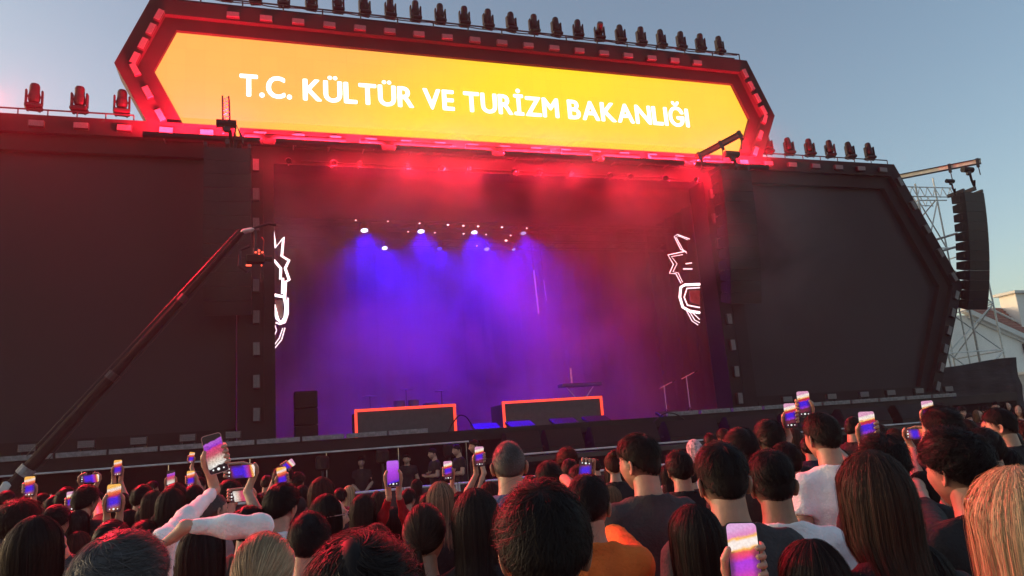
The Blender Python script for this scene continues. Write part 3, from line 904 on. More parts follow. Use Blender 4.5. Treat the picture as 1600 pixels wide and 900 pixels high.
MB().tube((pv_.x-0.5, 17.0, 2.35), (pv_.x-0.15, 17.0, 1.4), 0.05, n=8).build("steering_bar", M_dark, cr)
MB().cbox((pv_.x-0.12, 16.95, 1.62), (0.16, 0.2, 0.5), Matrix.Rotation(0.5, 3, 'Y'), ch=0.03).build("brake_unit", M_rail, cr)
hd = MB().cbox(P1+Vector((0.10, 0, 0.05)), (0.30, 0.14, 0.10), Matrix.Rotation(-0.25, 3, 'Y'), ch=0.04).build("tip_plate", M_alu, cr)
MB().path([P1+Vector((0.2, 0, 0.1)), P1+Vector((0.55, 0, 0.22)), P1+Vector((0.72, 0, 0.2))], 0.03, 8).build("tip_arm", M_dark, cr)
MB().path([P1+Vector((0.27, 0, 0.05)), P1+Vector((0.27, 0, -0.35)), P1+Vector((0.27, 0, -0.5))], 0.035, 8).build("head_post", M_dark, cr)
cm = MB().cbox((-0.28, 16.95, 6.30), (0.40, 0.20, 0.20), ch=0.03).build("camera_body", M_cab, cr)
MB().tube((-0.08, 16.95, 6.31), (0.07, 16.95, 6.31), 0.06, 0.075, 14).build("camera_lens", M_dark, cm)
MB().path([(-0.45, 16.95, 6.0), (-0.62, 16.95, 6.15), (-0.6, 16.95, 6.5), (-0.4, 16.95, 6.6)], 0.035, 7).build("head_yoke", M_dark, cr)
MB().path([P1+Vector((0.4, 0, -0.1)), (-0.1, 16.95, 6.75), (-0.12, 16.95, 6.45)], 0.014, 6).build("cable", M_redbeam, cr)
M_tally = mat("tally_light", (0.4, 0.02, 0.02), 0.4, var=0.0, emit=(1.0, 0.10, 0.05), strength=1.2)
for x, z, sx in ((-0.27, 6.42, .05), (-0.20, 6.46, .05), (-0.13, 6.42, .05), (-0.2, 6.39, .04), (-0.42, 6.12, .12), (-0.15, 6.12, .03)):
    MB().cbox((x, 16.80, z), (sx, 0.03, 0.04), ch=0.008).build("tally_lamp", M_tally, cr)
for k in range(3):
    MB().path([(-0.15+0.02*math.cos(a), 16.88, 6.0-0.09*k+0.07*math.sin(a)) for a in [i*0.55 for i in range(12)]], 0.010, 5).build("cable_loop", M_dark, cr)

# ---------------------------------------------------------------- neon emblems at the sides of the stage
def neon(name, label, paths, y):
    t = empty(name, (paths[0][0][0][0], y, paths[0][0][0][1]), label, "neon sign")
    for pts, r, m in paths:
        r = [q*0.88 for q in r] if isinstance(r, list) else r*0.88
        MB().path([(x, y, z) for x, z in pts], r, 8).build("tube", m, t, smooth=False)
    return t
def px(x, y, Y):
    q = fwd + ir*((x-800)/F_PX) - iu*((y-450)/F_PX)
    k = Y/q.y
    return (q.x*k, CAM_H+q.z*k)
def pl(seq, Y=23.0): return [px(380+x/3.75, 320+y/3.75, Y) for x, y in seq]
def pr_(seq, Y=23.0): return [px(1000+x/3.217, 340+y/3.217, Y) for x, y in seq]
zig = pl([(170, 45), (176, 150), (190, 250), (236, 192), (226, 300), (268, 326), (246, 372), (270, 440), (248, 450), (243, 545)])
zig2 = pl([(150, 300), (180, 325), (220, 372), (218, 435), (232, 430), (230, 520)])
dd = pl([(140, 520), (180, 528), (240, 540), (252, 600), (246, 660), (222, 690), (200, 668), (185, 610), (178, 585)])
dd2 = pl([(262, 545), (262, 640), (245, 690), (215, 700), (190, 690)])
tl1 = pl([(245, 720), (225, 790), (185, 840)]); tl2 = pl([(232, 722), (212, 780), (180, 825)]); tl3 = pl([(185, 705), (196, 735), (180, 772)])
neon("neon_emblem", "white zigzag neon emblem glowing beside the left portal column", [(zig, [0.015, 0.03, 0.05]+[0.05]*7, M_neon), (zig2, 0.045, M_neon), (dd, 0.055, M_neon), (dd2, 0.03, M_neon2), (tl1, 0.02, M_neon2), (tl2, 0.018, M_neon2), (tl3, 0.018, M_neon2)], 23.0)
MB().prism([px(380+x/3.75, 320+y/3.75, 23.05) for x, y in ((185, 560), (232, 560), (232, 660), (205, 665))], 23.03, 23.06).build("inner_plate", M_sil, [o for o in bpy.data.objects if o.name == "neon_emblem"][0])
E1 = pr_([(250, 108), (188, 85), (172, 95), (205, 160), (232, 172)]); E1b = pr_([(240, 112), (195, 92), (182, 100), (215, 160), (236, 180)])
E2 = pr_([(225, 170), (140, 188), (168, 235), (148, 280), (180, 282), (206, 330)]); E2b = pr_([(215, 186), (158, 196), (186, 232), (166, 272), (192, 278), (214, 325)])
E3 = pr_([(300, 335), (225, 338), (205, 350), (200, 400), (215, 450), (250, 470), (300, 478)]); E3b = pr_([(300, 352), (236, 356), (222, 400), (238, 440), (300, 452)])
E4 = pr_([(235, 470), (262, 520), (292, 540)]); E4b = pr_([(250, 474), (275, 515), (300, 528)]); E4c = pr_([(262, 476), (300, 512)]); E5 = pr_([(230, 232), (260, 228)]); E5b = pr_([(218, 258), (262, 258)])
neon("neon_emblem", "thin outlined white neon emblem beside the right portal column", [(E1, 0.022, M_neon2), (E1b, 0.014, M_neon2), (E2, 0.022, M_neon2), (E2b, 0.014, M_neon2), (E3, 0.055, M_neon), (E3b, 0.03, M_neon2), (E4, 0.02, M_neon2), (E4b, 0.02, M_neon2), (E4c, 0.02, M_neon2), (E5, 0.025, M_neon2), (E5b, 0.03, M_neon2)], 23.0)
MB().prism([px(1000+x/3.217, 340+y/3.217, 23.05) for x, y in ((245, 368), (300, 362), (300, 440), (252, 425))], 23.03, 23.06).build("inner_plate", M_sil, [o for o in bpy.data.objects if o.name.startswith("neon_emblem.")][0])

# ---------------------------------------------------------------- risers with red light tubes
def riser(x0, x1, y, z1, d, label):
    t = empty("riser", ((x0+x1)/2, y, DZ), label, "riser")
    MB().box((x0+0.05, y+0.02, DZ+0.005), (x1-0.05, y+d, z1-0.05)).build("panel", mat("riser_panel", (0.05, 0.045, 0.05), 0.5, var=0.15), t)
    MB().box((x0, y-0.03, z1-0.045), (x1, y+0.03, z1+0.03)).build("light_tube", M_redtube, t)
    for x in (x0, x1-0.07):
        MB().box((x, y-0.03, DZ+0.005), (x+0.07, y+0.03, z1-0.047)).build("light_tube", M_redtube, t)
    return t
riser(2.17, 4.97, 20.5, 3.03, 1.2, "left low riser edged with a glowing red light tube")
riser(6.62, 9.9, 21.4, 3.07, 1.4, "right low riser edged with a glowing red light tube")

# ---------------------------------------------------------------- stage equipment
def wedge(x, y, z, w, label, yaw=0.0, h=0.5):
    t = empty("monitor_speaker", (x, y, z), label, "speaker")
    t.rotation_euler[2] = yaw
    b = MB().prism_x([(-0.32, 0.0), (0.34, 0.0), (0.34, h*0.55), (0.05, h), (-0.12, h), (-0.32, h*0.30)], -w/2, w/2)
    for v in b.v: v += Vector((x, y, z))
    b.build("cabinet", M_cab, t)
    b = MB().prism_x([(-0.335, h*0.31), (-0.135, h*1.0), (-0.125, h*0.99), (-0.325, h*0.30)], -w/2+0.03, w/2-0.03)
    for v in b.v: v += Vector((x, y, z))
    b.build("grille", M_grille, t)
    for s in (-1, 1): MB().cbox((x+s*(w/2+0.006), y+0.05, z+h*0.35), (0.016, 0.16, 0.06)).build("handle", M_dark, t)
    return t
wl_ = ["small monitor speaker at the left end of the front apron", "second monitor speaker from the left on the front apron", "wide black monitor speaker on the apron before the right riser", "long black monitor speaker behind the tall bearded man's head", "monitor speaker on the apron left of the right column", "monitor speaker on the apron before the right column", "low monitor speaker before the blank right screen", "last monitor speaker at the right end of the apron"]
for k, (x, w) in enumerate(((6.1, 0.9), (7.25, 1.0), (8.95, 1.9), (11.05, 1.6), (12.95, 1.6), (14.9, 1.6), (16.9, 1.7), (19.2, 2.0))):
    wedge(x, 18.3+0.1*(k % 2), 1.504, w, wl_[k], 0.04*math.sin(k*3), 0.62)
def sub(x, y, z, w, h, label):
    t = empty("subwoofer", (x, y, z), label, "speaker")
    MB().cbox((x, y, z+h/2), (w, 0.7, h), ch=0.02).build("cabinet", M_cab, t)
    MB().cbox((x, y-0.36, z+h/2), (w-0.08, 0.02, h-0.1), ch=0.006).build("grille", M_grille, t)
for k in range(3):
    sub(0.95, 21.6, DZ+0.004+k*0.47, 0.62, 0.46, ["bottom subwoofer of the stack inside the left portal column", "middle subwoofer of the stack inside the left portal column", "top subwoofer of the stack inside the left portal column"][k])
fl = ["grey strobe panel on the stage edge nearest the crane foot", "grey strobe panel on the stage edge right of the crane arm", "grey strobe panel on the stage edge below the blank left screen", "pale strobe panel on the stage edge near the raised white-cased phone", "small strobe panel on the stage edge by the left portal column"]
def deck_strobe(x, y, label, m=None):
    t = empty("strobe_light", (x, y, DZ), label, "stage light")
    for s in (-1, 1): MB().box((x+s*0.14-0.02, y-0.05, DZ+0.004), (x+s*0.14+0.02, y+0.08, DZ+0.17)).build("foot", M_dark, t)
    o = bpy.data.objects.new("housing", STROBE_BODY); f = bpy.data.objects.new("strobe_lens", STROBE_FACE)
    for q in (o, f): col.objects.link(q)
    o.parent = t; f.parent = o; o.location = (0, 0, 0.28)
for k, x in enumerate((-5.2, -4.02, -2.93, -1.87, -0.85)): deck_strobe(x, 19.6, fl[k])
for k, x in enumerate((15.4, 17.1, 18.4, 19.5, 20.7, 22.0)):
    deck_strobe(x, 19.65, ["leftmost grey strobe panel on the edge below the right screen", "second strobe panel from the left below the right screen", "third strobe panel from the left below the right screen", "fourth strobe panel from the left below the right screen", "fifth strobe panel from the left below the right screen", "outermost strobe panel on the edge below the right screen"][k])
def cable_arc(x0, x1, y, z, h, label):
    pts = [(x0+(x1-x0)*k/16, y+0.04*math.sin(k), z+h*math.sin(math.pi*k/16)) for k in range(17)]
    tag(MB().path(pts, 0.018, 6).build("cable", M_cab), label, "cable")
cable_arc(4.55, 5.3, 19.75, DZ, 0.42, "black cable looping up at the left riser's right end")
cable_arc(9.9, 11.6, 18.9, 1.75, 0.62, "black cable arching over the monitor speakers")
for k in range(5):      # small blue-lit floor trays behind the monitors
    x = (5.6, 6.6, 7.9, 8.9, 11.3)[k]
    t = MB().cbox((x, 19.75, DZ+0.05), (0.75, 0.5, 0.09), Matrix.Rotation(0.35, 3, 'X'), ch=0.015).build("floor_tray", M_dark)
    tag(t, ["blue-lit floor tray at the left end behind the monitors", "blue-lit floor tray, second from the left behind the monitors", "blue-lit floor tray in front of the right riser's left part", "blue-lit floor tray under the right riser's right leg", "blue-lit floor tray right of the arching cable"][k], "tray")
def mic_stand(x, y, h, label):
    t = empty("microphone_stand", (x, y, DZ), label, "microphone stand")
    for a in (0.3, 2.4, 4.5): MB().tube((x, y, DZ+0.3), (x+0.3*math.cos(a), y+0.3*math.sin(a), DZ+0.02), 0.012, n=6).build("leg", M_dark, t)
    MB().tube((x, y, DZ+0.25), (x, y, DZ+h), 0.013, n=6).build("pole", M_alu, t)
    MB().tube((x-0.2, y, DZ+h-0.1), (x+0.35, y, DZ+h+0.12), 0.010, n=6).build("boom", M_alu, t)
    MB().tube((x+0.33, y, DZ+h+0.1), (x+0.45, y, DZ+h+0.15), 0.025, 0.02, 8).build("microphone", M_dark, t)
mic_stand(13.3, 21.9, 1.35, "microphone stand in the dim right corner of the stage")
mic_stand(12.7, 22.4, 1.1, "shorter microphone stand left of the other in the right corner")
kb = empty("keyboard", (10.1, 23.5, DZ), "keyboard on a stand in the blue smoke behind the right riser", "keyboard")
MB().cbox((10.1, 23.5, DZ+1.35), (1.5, 0.4, 0.12), ch=0.02).build("case", M_dark, kb)
for s in (-1, 1): MB().tube((10.1+s*0.6, 23.5, DZ), (10.1-s*0.5, 23.5, DZ+1.29), 0.02, n=6).build("leg", M_alu, kb)
MB().tube((9.85, 23.6, DZ+1.4), (9.85, 23.6, DZ+1.95), 0.03, n=6).build("tablet_arm", M_alu, kb)
dk = empty("drum_kit", (3.9, 23.6, DZ), "small drum kit half lost in the smoke behind the left riser", "drum kit")
for x, z, r, h in ((3.4, 0.72, 0.22, 0.2), (3.9, 0.95, 0.18, 0.2), (4.35, 0.95, 0.18, 0.2), (4.9, 0.72, 0.25, 0.3)):
    MB().lathe([(r, 0), (r, h), (0.01, h)], (x, 23.6, DZ+z), 14).build("drum", M_dark, dk)
    MB().tube((x, 23.6, DZ), (x, 23.6, DZ+z), 0.02, n=6).build("stand", M_dark, dk)
for x, z in ((3.0, 1.35), (4.15, 1.5), (5.3, 1.4)):
    MB().lathe([(0.02, 0.03), (0.24, 0.0), (0.02, -0.005)], (x, 23.7, DZ+z), 16).build("cymbal", M_strip, dk)
    MB().tube((x, 23.7, DZ), (x, 23.7, DZ+z), 0.012, n=6).build("stand", M_dark, dk)
M_pole = mat("violet_tube", (0.4, 0.3, 0.5), 0.4, var=0.0, emit=(0.35, 0.16, 0.75), strength=0.3)
for k, (x, z0, z1, r) in enumerate(((9.75, 6.6, 8.3, 0.03), (10.12, 7.1, 7.9, 0.012))):
    t = empty("light_stick", (x, 26.0, z0), ["tall faint violet light tube hanging in the smoke", "thin faint light line right of the violet tube"][k], "light tube")
    MB().tube((x, 26.0, z0), (x-0.03, 26.0, z0+(z1-z0)*0.48), r, n=6).build("tube", M_pole, t)
    MB().tube((x-0.03, 26.0, z0+(z1-z0)*0.50), (x-0.05, 26.0, z1), r, n=6).build("tube", M_pole, t)
    MB().tube((x-0.05, 26.0, z1), (x-0.05, 26.2, 10.3), 0.006, n=5).build("wire", M_dark, t)
# small dark lamps on the skirt
for k, (x, z) in enumerate(((-3.75, 1.45), (-1.65, 1.62), (1.2, 1.75), (2.65, 1.8), (4.35, 1.82), (0.2, 1.55))):
    t = empty("pit_light", (x, 18.9, 0), ["dark pit lamp on a stand right of the crane foot", "dark pit lamp on a stand below the left screen", "dark pit lamp above the guard at the left", "dark pit lamp above the seated guard", "dark pit lamp above the guards at the right", "dark pit lamp under the left portal column"][k], "stage light")
    MB().tube((x, 18.9, 0.02), (x, 18.9, z-0.15), 0.03, n=8).build("pole", M_dark, t)
    MB().lathe([(0.10, -0.2), (0.16, -0.15), (0.17, 0.08), (0.13, 0.14), (0.05, 0.15)], (x, 18.9, z), 14).build("lamp_head", M_cab, t)
    MB().cbox((x, 18.9, 0.03), (0.5, 0.5, 0.05), ch=0.01).build("base", M_dark, t)
# crowd barrier in front of the pit
def barrier():
    t = empty("crowd_barrier", (0, 0, 0), "steel crowd barrier section between the crowd and the stage pit", "barrier", "crowd barrier sections")
    MB().tube((-0.59, 0, 1.08), (0.59, 0, 1.08), 0.025, n=8).build("top_rail", M_alu, t)
    MB().box((-0.58, 0.0, 0.12), (0.58, 0.012, 1.05)).build("panel", M_dark, t)
    for s in (-1, 1):
        MB().tube((s*0.57, 0, 0.03), (s*0.57, 0, 1.07), 0.024, n=8).build("post", M_alu, t)
        MB().tube((s*0.57, 0.02, 1.0), (s*0.57, 0.85, 0.06), 0.02, n=6).build("strut", M_alu, t)
    MB().box((-0.59, -0.9, 0.02), (0.59, 0.9, 0.045)).build("foot_plate", M_alu, t)
    return t
b0 = barrier()
for k in range(24):
    o = b0 if k == 0 else dup(b0)
    o.location = (-6.3+1.2*k, 16.3, 0)
# ---------------------------------------------------------------- people: surfaces grown from smooth-joined volumes
f32 = np.float32
def mesh_np(name, V, F, smooth=True, var=None):
    me = bpy.data.meshes.new(name)
    V = np.asarray(V, f32); F = np.asarray(F, np.int32)
    k = F.shape[1]
    me.vertices.add(len(V)); me.vertices.foreach_set("co", V.ravel())
    me.loops.add(F.size); me.loops.foreach_set("vertex_index", F.ravel())
    me.polygons.add(len(F))
    me.polygons.foreach_set("loop_start", np.arange(0, F.size, k, dtype=np.int32))
    try:
        me.polygons.foreach_set("loop_total", np.full(len(F), k, np.int32))
    except Exception:
        pass
    if smooth:
        me.polygons.foreach_set("use_smooth", np.ones(len(F), bool))
    if var is not None:
        a = me.attributes.new("var", 'FLOAT', 'POINT')
        a.data.foreach_set("value", np.asarray(var, f32))
    me.update(calc_edges=True)
    return me

def smin(a, b, k):
    h = np.clip(0.5 + 0.5*(b-a)/k, 0, 1)
    return b + (a-b)*h - k*h*(1-h)
def cap(P, a, b, ra, rb=None):
    rb = ra if rb is None else rb
    a = np.asarray(a, f32); b = np.asarray(b, f32)
    d = b-a
    t = np.clip(((P-a)@d)/max(float(d@d), 1e-9), 0, 1)
    return np.linalg.norm(P-a-t[..., None]*d, axis=-1) - (ra+(rb-ra)*t)
def nets(fun, lo, hi, h):
    """surface nets: (vertices, quads) of fun == 0"""
    lo = np.asarray(lo, f32); hi = np.asarray(hi, f32)
    n = np.maximum(np.ceil((hi-lo)/h).astype(int)+1, 3)
    ax = [lo[i]+h*np.arange(n[i], dtype=f32) for i in range(3)]
    P = np.stack(np.meshgrid(*ax, indexing='ij'), -1)
    v = fun(P.reshape(-1, 3)).reshape(n).astype(f32)
    s = v < 0
    cn = n-1
    acc = np.zeros((*cn, 3), f32); cnt = np.zeros(cn, f32)
    def sl(a, o, m): return slice(o, o+m)
    for a in range(3):
        A = [slice(None)]*3; B = [slice(None)]*3
        A[a] = slice(0, -1); B[a] = slice(1, None)
        va, vb = v[tuple(A)], v[tuple(B)]
        cr = s[tuple(A)] != s[tuple(B)]
        t = np.where(cr, va/np.where(cr, va-vb, 1), 0)
        o1, o2 = [q for q in range(3) if q != a]
        for i in (0, 1):
            for j in (0, 1):
                S = [slice(None)]*3
                S[o1] = slice(i, i+cn[o1]); S[o2] = slice(j, j+cn[o2])
                c_ = cr[tuple(S)]; t_ = t[tuple(S)]
                acc[..., a] += np.where(c_, t_, 0); acc[..., o1] += np.where(c_, i, 0); acc[..., o2] += np.where(c_, j, 0)
                cnt += c_
    act = cnt > 0
    idx = -np.ones(cn, np.int64); idx[act] = np.arange(act.sum())
    cell = np.argwhere(act)
    V = (cell + acc[act]/cnt[act][:, None])*h + lo
    Q = []
    for a in range(3):
        A = [slice(None)]*3; B = [slice(None)]*3
        A[a] = slice(0, -1); B[a] = slice(1, None)
        cr = s[tuple(A)] != s[tuple(B)]
        e = np.argwhere(cr)
        o1, o2 = (a+1) % 3, (a+2) % 3
        ok = (e[:, o1] > 0) & (e[:, o2] > 0) & (e[:, o1] < cn[o1]) & (e[:, o2] < cn[o2])
        e = e[ok]
        q = []
        for i, j in ((1, 1), (0, 1), (0, 0), (1, 0)):
            c = e.copy(); c[:, o1] -= i; c[:, o2] -= j
            q.append(idx[c[:, 0], c[:, 1], c[:, 2]])
        q = np.stack(q, 1)
        flip = ~s[e[:, 0], e[:, 1], e[:, 2]]
        q[flip] = q[flip][:, ::-1]
        Q.append(q)
    return V, np.concatenate(Q)
def join(parts):
    Vs, Fs, n = [], [], 0
    for V, F in parts:
        Vs.append(np.asarray(V, f32)); Fs.append(np.asarray(F)+n); n += len(V)
    return np.concatenate(Vs), np.concatenate(Fs)
def sst(a, b, x):
    t = np.clip((x-a)/(b-a), 0, 1)
    return t*t*(3-2*t)

HEAD_C = np.array([0, 0.022, 1.610], f32)      # head centre of a 1.75 m figure
AX = np.array([0.077, 0.098, 0.117], f32)
H0 = 1.75
def rotm(yaw=0.0, pitch=0.0, roll=0.0):
    return np.array(Euler((pitch, roll, yaw), 'XYZ').to_matrix(), f32)

def head_mesh(fem=False, rot=None):
    nu, nv = 44, 34
    th = np.linspace(0.02, math.pi-0.02, nv); ph = np.linspace(0, 2*math.pi, nu, endpoint=False)
    T, Pp = np.meshgrid(th, ph, indexing='ij')
    D = np.stack([np.sin(T)*np.sin(Pp), np.sin(T)*np.cos(Pp), np.cos(T)], -1)
    p = D*AX
    x, y, z = p[..., 0], p[..., 1], p[..., 2]
    lowf = sst(0.0, -0.11, z)
    x = x*(1-0.30*lowf)*(1+0.05*sst(0.02, -0.06, y)*sst(-0.05, 0.03, z))
    y = np.where(y < 0, y*(1-0.26*sst(-0.03, -0.11, z)), y*(1-0.06*lowf))
    g = lambda cx, cz, sx, sz: np.exp(-((x-cx)/sx)**2-((z-cz)/sz)**2)*(D[..., 1] > 0.1)
    dy = 0.020*g(0, -0.028, 0.011, 0.014)+0.013*g(0, -0.004, 0.008, 0.022)+0.006*g(0, 0.036, 0.05, 0.012)
    dy -= 0.010*(g(0.031, 0.012, 0.017, 0.012)+g(-0.031, 0.012, 0.017, 0.012))
    dy += 0.004*(g(0.045, -0.02, 0.02, 0.02)+g(-0.045, -0.02, 0.02, 0.02))
    dy += 0.007*g(0, -0.058, 0.02, 0.006)+0.007*g(0, -0.069, 0.018, 0.006)-0.004*g(0, -0.0635, 0.02, 0.003)
    dy += 0.010*g(0, -0.10, 0.025, 0.016)
    y = y+dy
    V = np.stack([x, y, z], -1).reshape(-1, 3)
    F = []
    for k in range(nv-1):
        for i in range(nu):
            F.append((k*nu+i, (k+1)*nu+i, (k+1)*nu+(i+1) % nu, k*nu+(i+1) % nu))
    F = np.array(F)
    parts = [(V, F)]
    for s in (-1, 1):       # ears: bent shell with a rim
        n, m = 14, 6
        ev = []
        for j in range(m):
            r = (0.15, 0.6, 0.86, 1.0, 0.96, 0.55)[j]; dep = (0.004, 0.004, 0.009, 0.006, -0.001, -0.003)[j]
            for i in range(n):
                a = 2*math.pi*i/n
                yy = math.cos(a)*0.019*r*(1.0+0.25*math.sin(a)); zz = math.sin(a)*0.032*r
                ev.append((s*((0.0735 if not fem else 0.058)+0.004*sst(0, 1, zz*20+.3)+dep-0.55*yy), yy-0.012, zz-0.008))
        ef = []
        for j in range(m-1):
            for i in range(n):
                q = (j*n+i, j*n+(i+1) % n, (j+1)*n+(i+1) % n, (j+1)*n+i)
                ef.append(q if s > 0 else q[::-1])
        ef.append((0, 4, 8, 11) if s < 0 else (11, 8, 4, 0))
        parts.append((np.array(ev), np.array(ef)))
    # eyeballs
    for s in (-1, 1):
        ev, ef = [], []
        for j in range(5):
            for i in range(8):
                a, b = math.pi*(j+0.5)/5, 2*math.pi*i/8
                ev.append((s*0.031+0.0125*math.sin(a)*math.cos(b), 0.0785+0.0125*math.cos(a), 0.012+0.0095*math.sin(a)*math.sin(b)))
        for j in range(4):
            for i in range(8):
                ef.append((j*8+i, (j+1)*8+i, (j+1)*8+(i+1) % 8, j*8+(i+1) % 8))
        parts.append((np.array(ev), np.array(ef)))
    V, F = join(parts)
    dd_ = V/AX; dd_ = dd_/np.maximum(np.linalg.norm(dd_, axis=1), 1e-6)[:, None]
    stub = sst(-0.38, 0.05, hair_in(dd_, {}))*(dd_[:, 1] < 0.25)*0.9 if not fem else np.zeros(len(V))
    stub[nu*nv:-80] = 0.0
    stub[-80:] = 0.72                                   # dark eyes
    stub = np.maximum(stub, 0.8*np.exp(-((np.abs(V[:, 0])-0.031)/0.016)**2-((V[:, 2]-0.033)/0.0045)**2)*(V[:, 1] > 0.05))   # brows
    if not fem:
        stub = np.maximum(stub, 0.55*sst(-0.045, -0.075, V[:, 2])*(V[:, 1] > -0.01)*(1-np.exp(-(V[:, 0]/0.018)**2-((V[:, 2]+0.064)/0.010)**2)))
    if fem:
        V = V*np.array([0.95, 0.96, 0.97], f32)
    if rot is not None:
        piv = np.array([0, -0.02, -0.09], f32)
        V = (V-piv)@rot.T+piv
    return V+HEAD_C, F, stub

def dims(fem):
    return dict(sh=0.150 if fem else 0.178, shz=1.418 if fem else 1.428, neck=0.046 if fem else 0.058, ch=0.150 if fem else 0.172, wa=0.118 if fem else 0.142, hip=0.165 if fem else 0.155)
def torso_sdf(P, D, grow=0.0):
    Q = P*np.array([1, 1.42, 1], f32)+np.array([0, 0.02, 0], f32)
    sh = D['sh']
    d = cap(Q, (0, 0, 0.93), (0, 0, 1.10), D['hip']+grow, D['wa']+grow)
    d = smin(d, cap(Q, (0, 0, 1.10), (0, 0, 1.29), D['wa']+grow, D['ch']+grow), 0.06)
    z0 = D['shz']
    d = smin(d, cap(Q, (-sh+0.02, 0, z0-0.052), (sh-0.02, 0, z0-0.052), 0.056+grow), 0.07)
    for q in (-1, 1):
        d = smin(d, cap(Q, (q*sh*0.66, -0.012, z0-0.024), (0, -0.02, 1.452), 0.040+grow*0.9, 0.052+grow*0.9), 0.04)
    return d*0.85

def ik(S, Wt, hint, l1=0.295, l2=0.262):
    S = np.asarray(S, float); Wt = np.asarray(Wt, float)
    d = Wt-S; L = np.linalg.norm(d)
    k = max(1.0, (L+0.004)/(l1+l2)); l1, l2 = l1*k, l2*k
    u = d/L
    a = (L*L+l1*l1-l2*l2)/(2*L)
    h = math.sqrt(max(l1*l1-a*a, 0))
    n = np.asarray(hint, float); n = n-u*(n@u); n /= max(np.linalg.norm(n), 1e-6)
    return S+u*a+n*h

# hand poses in a frame with x across the palm (thumb side +x for a right hand seen from its back...), held object = a phone standing in xz, screen at -y
def grip_chains(hw, hh, two):
    """right hand on the right edge (+x) of a phone of half width hw, half height hh; palm behind (+y)"""
    zb = -hh*0.55
    ch = []
    wr = np.array([hw*0.35+0.018, 0.045, zb-0.075])
    pc = [np.array([hw-0.012+0.006*k, 0.030, zb-0.012+0.019*k]) for k in range(4)]
    for k in range(4):
        b = pc[k]
        if two:
            q = [b, b+[-0.020, 0.010, 0.022], b+[-0.045, -0.002, 0.030], b+[-0.058, -0.014, 0.028]]
        else:
            z = zb+0.004+0.0205*k
            q = [b, np.array([hw*0.15, 0.034, z+0.006]), np.array([-hw-0.004, 0.020, z+0.004]), np.array([-hw-0.006, -0.004, z-0.002]), np.array([-hw+0.006, -0.012, z-0.004])][:5 if k > 0 else 5]
        ch.append((q, 0.0098-0.0006*abs(k-1.5), 0.0072))
    th = [wr*0.55+np.array([hw+0.004, 0.018, zb-0.02])*0.45, np.array([hw+0.010, 0.010, zb+0.012]), np.array([hw+0.009, -0.006, zb+0.038]), np.array([hw-0.002, -0.0125, zb+0.060])]
    ch.append((th, 0.0125, 0.0085))
    return wr, pc, ch
def hand_sdf_prims(wr, pc, chains):
    pr = []
    c0 = (wr*0.62+pc[0]*0.38); c1 = (wr*0.62+pc[3]*0.38)
    for k in range(4):
        w0 = wr*(1-0.05)+pc[k]*0.05
        pr.append((w0, pc[k], 0.0165, 0.0125, 0.012))
    for q, r0, r1 in chains:
        m = len(q)-1
        for i in range(m):
            pr.append((q[i], q[i+1], r0+(r1-r0)*i/m, r0+(r1-r0)*(i+1)/m, 0.004))
    return pr
def relaxed_hand(W, E, down, side):
    """hand hanging from wrist W along direction down; side = +1/-1 for the thumb side direction vector sign"""
    u = np.asarray(down, float); u /= np.linalg.norm(u)
    f = np.array([0, 1.0, 0]) - u*u[1]
    if np.linalg.norm(f) < 0.2: f = np.array([0, 0, 1.0]) - u*u[2]
    f /= np.linalg.norm(f)
    s = np.cross(u, f)*side
    W = np.asarray(W, float)
    pc = [W+u*0.085+f*(0.030-0.020*k)+s*0.0 for k in range(4)]
    ch = []
    for k in range(4):
        L = (0.072, 0.080, 0.074, 0.058)[k]
        b = pc[k]
        q = [b, b+u*L*0.45+s*0.006, b+u*L*0.78+s*0.018, b+u*L*0.98+s*0.032]
        ch.append((q, 0.0098, 0.0074))
    th = [W+u*0.03+f*0.022, W+u*0.058+f*0.045+s*0.008, W+u*0.09+f*0.050+s*0.016]
    ch.append((th, 0.012, 0.0085))
    return W, pc, ch

def sdf_from_prims(pr, base=None):
    def fun(P):
        d = base(P) if base is not None else None
        for a, b, ra, rb, k in pr:
            c = cap(P, a, b, ra, rb)
            d = c if d is None else smin(d, c, k)
        return d
    return fun

def folds(V, F, amp, seed, freq=22.0):
    """cloth folds: push along the normals with a few crossed waves"""
    r = np.random.default_rng(seed)
    me_n = np.zeros_like(V)
    a, b, c = V[F[:, 0]], V[F[:, 1]], V[F[:, 2]]
    fn = np.cross(b-a, c-a)
    for k in range(4): np.add.at(me_n, F[:, k], fn)
    me_n /= np.maximum(np.linalg.norm(me_n, axis=1), 1e-9)[:, None]
    w = np.zeros(len(V))
    for k in range(5):
        d = r.normal(size=3)*np.array([1, 1, 0.8]); d /= np.linalg.norm(d)
        ph = V@(d*freq*r.uniform(0.6, 1.9)) + 1.6*np.sin(V@(r.normal(size=3)*7)+r.uniform(0, 6))
        w += (1-np.abs(np.sin(ph)))**2*r.uniform(0.5, 1)
    return V+me_n*((w-1.2)*amp)[:, None]

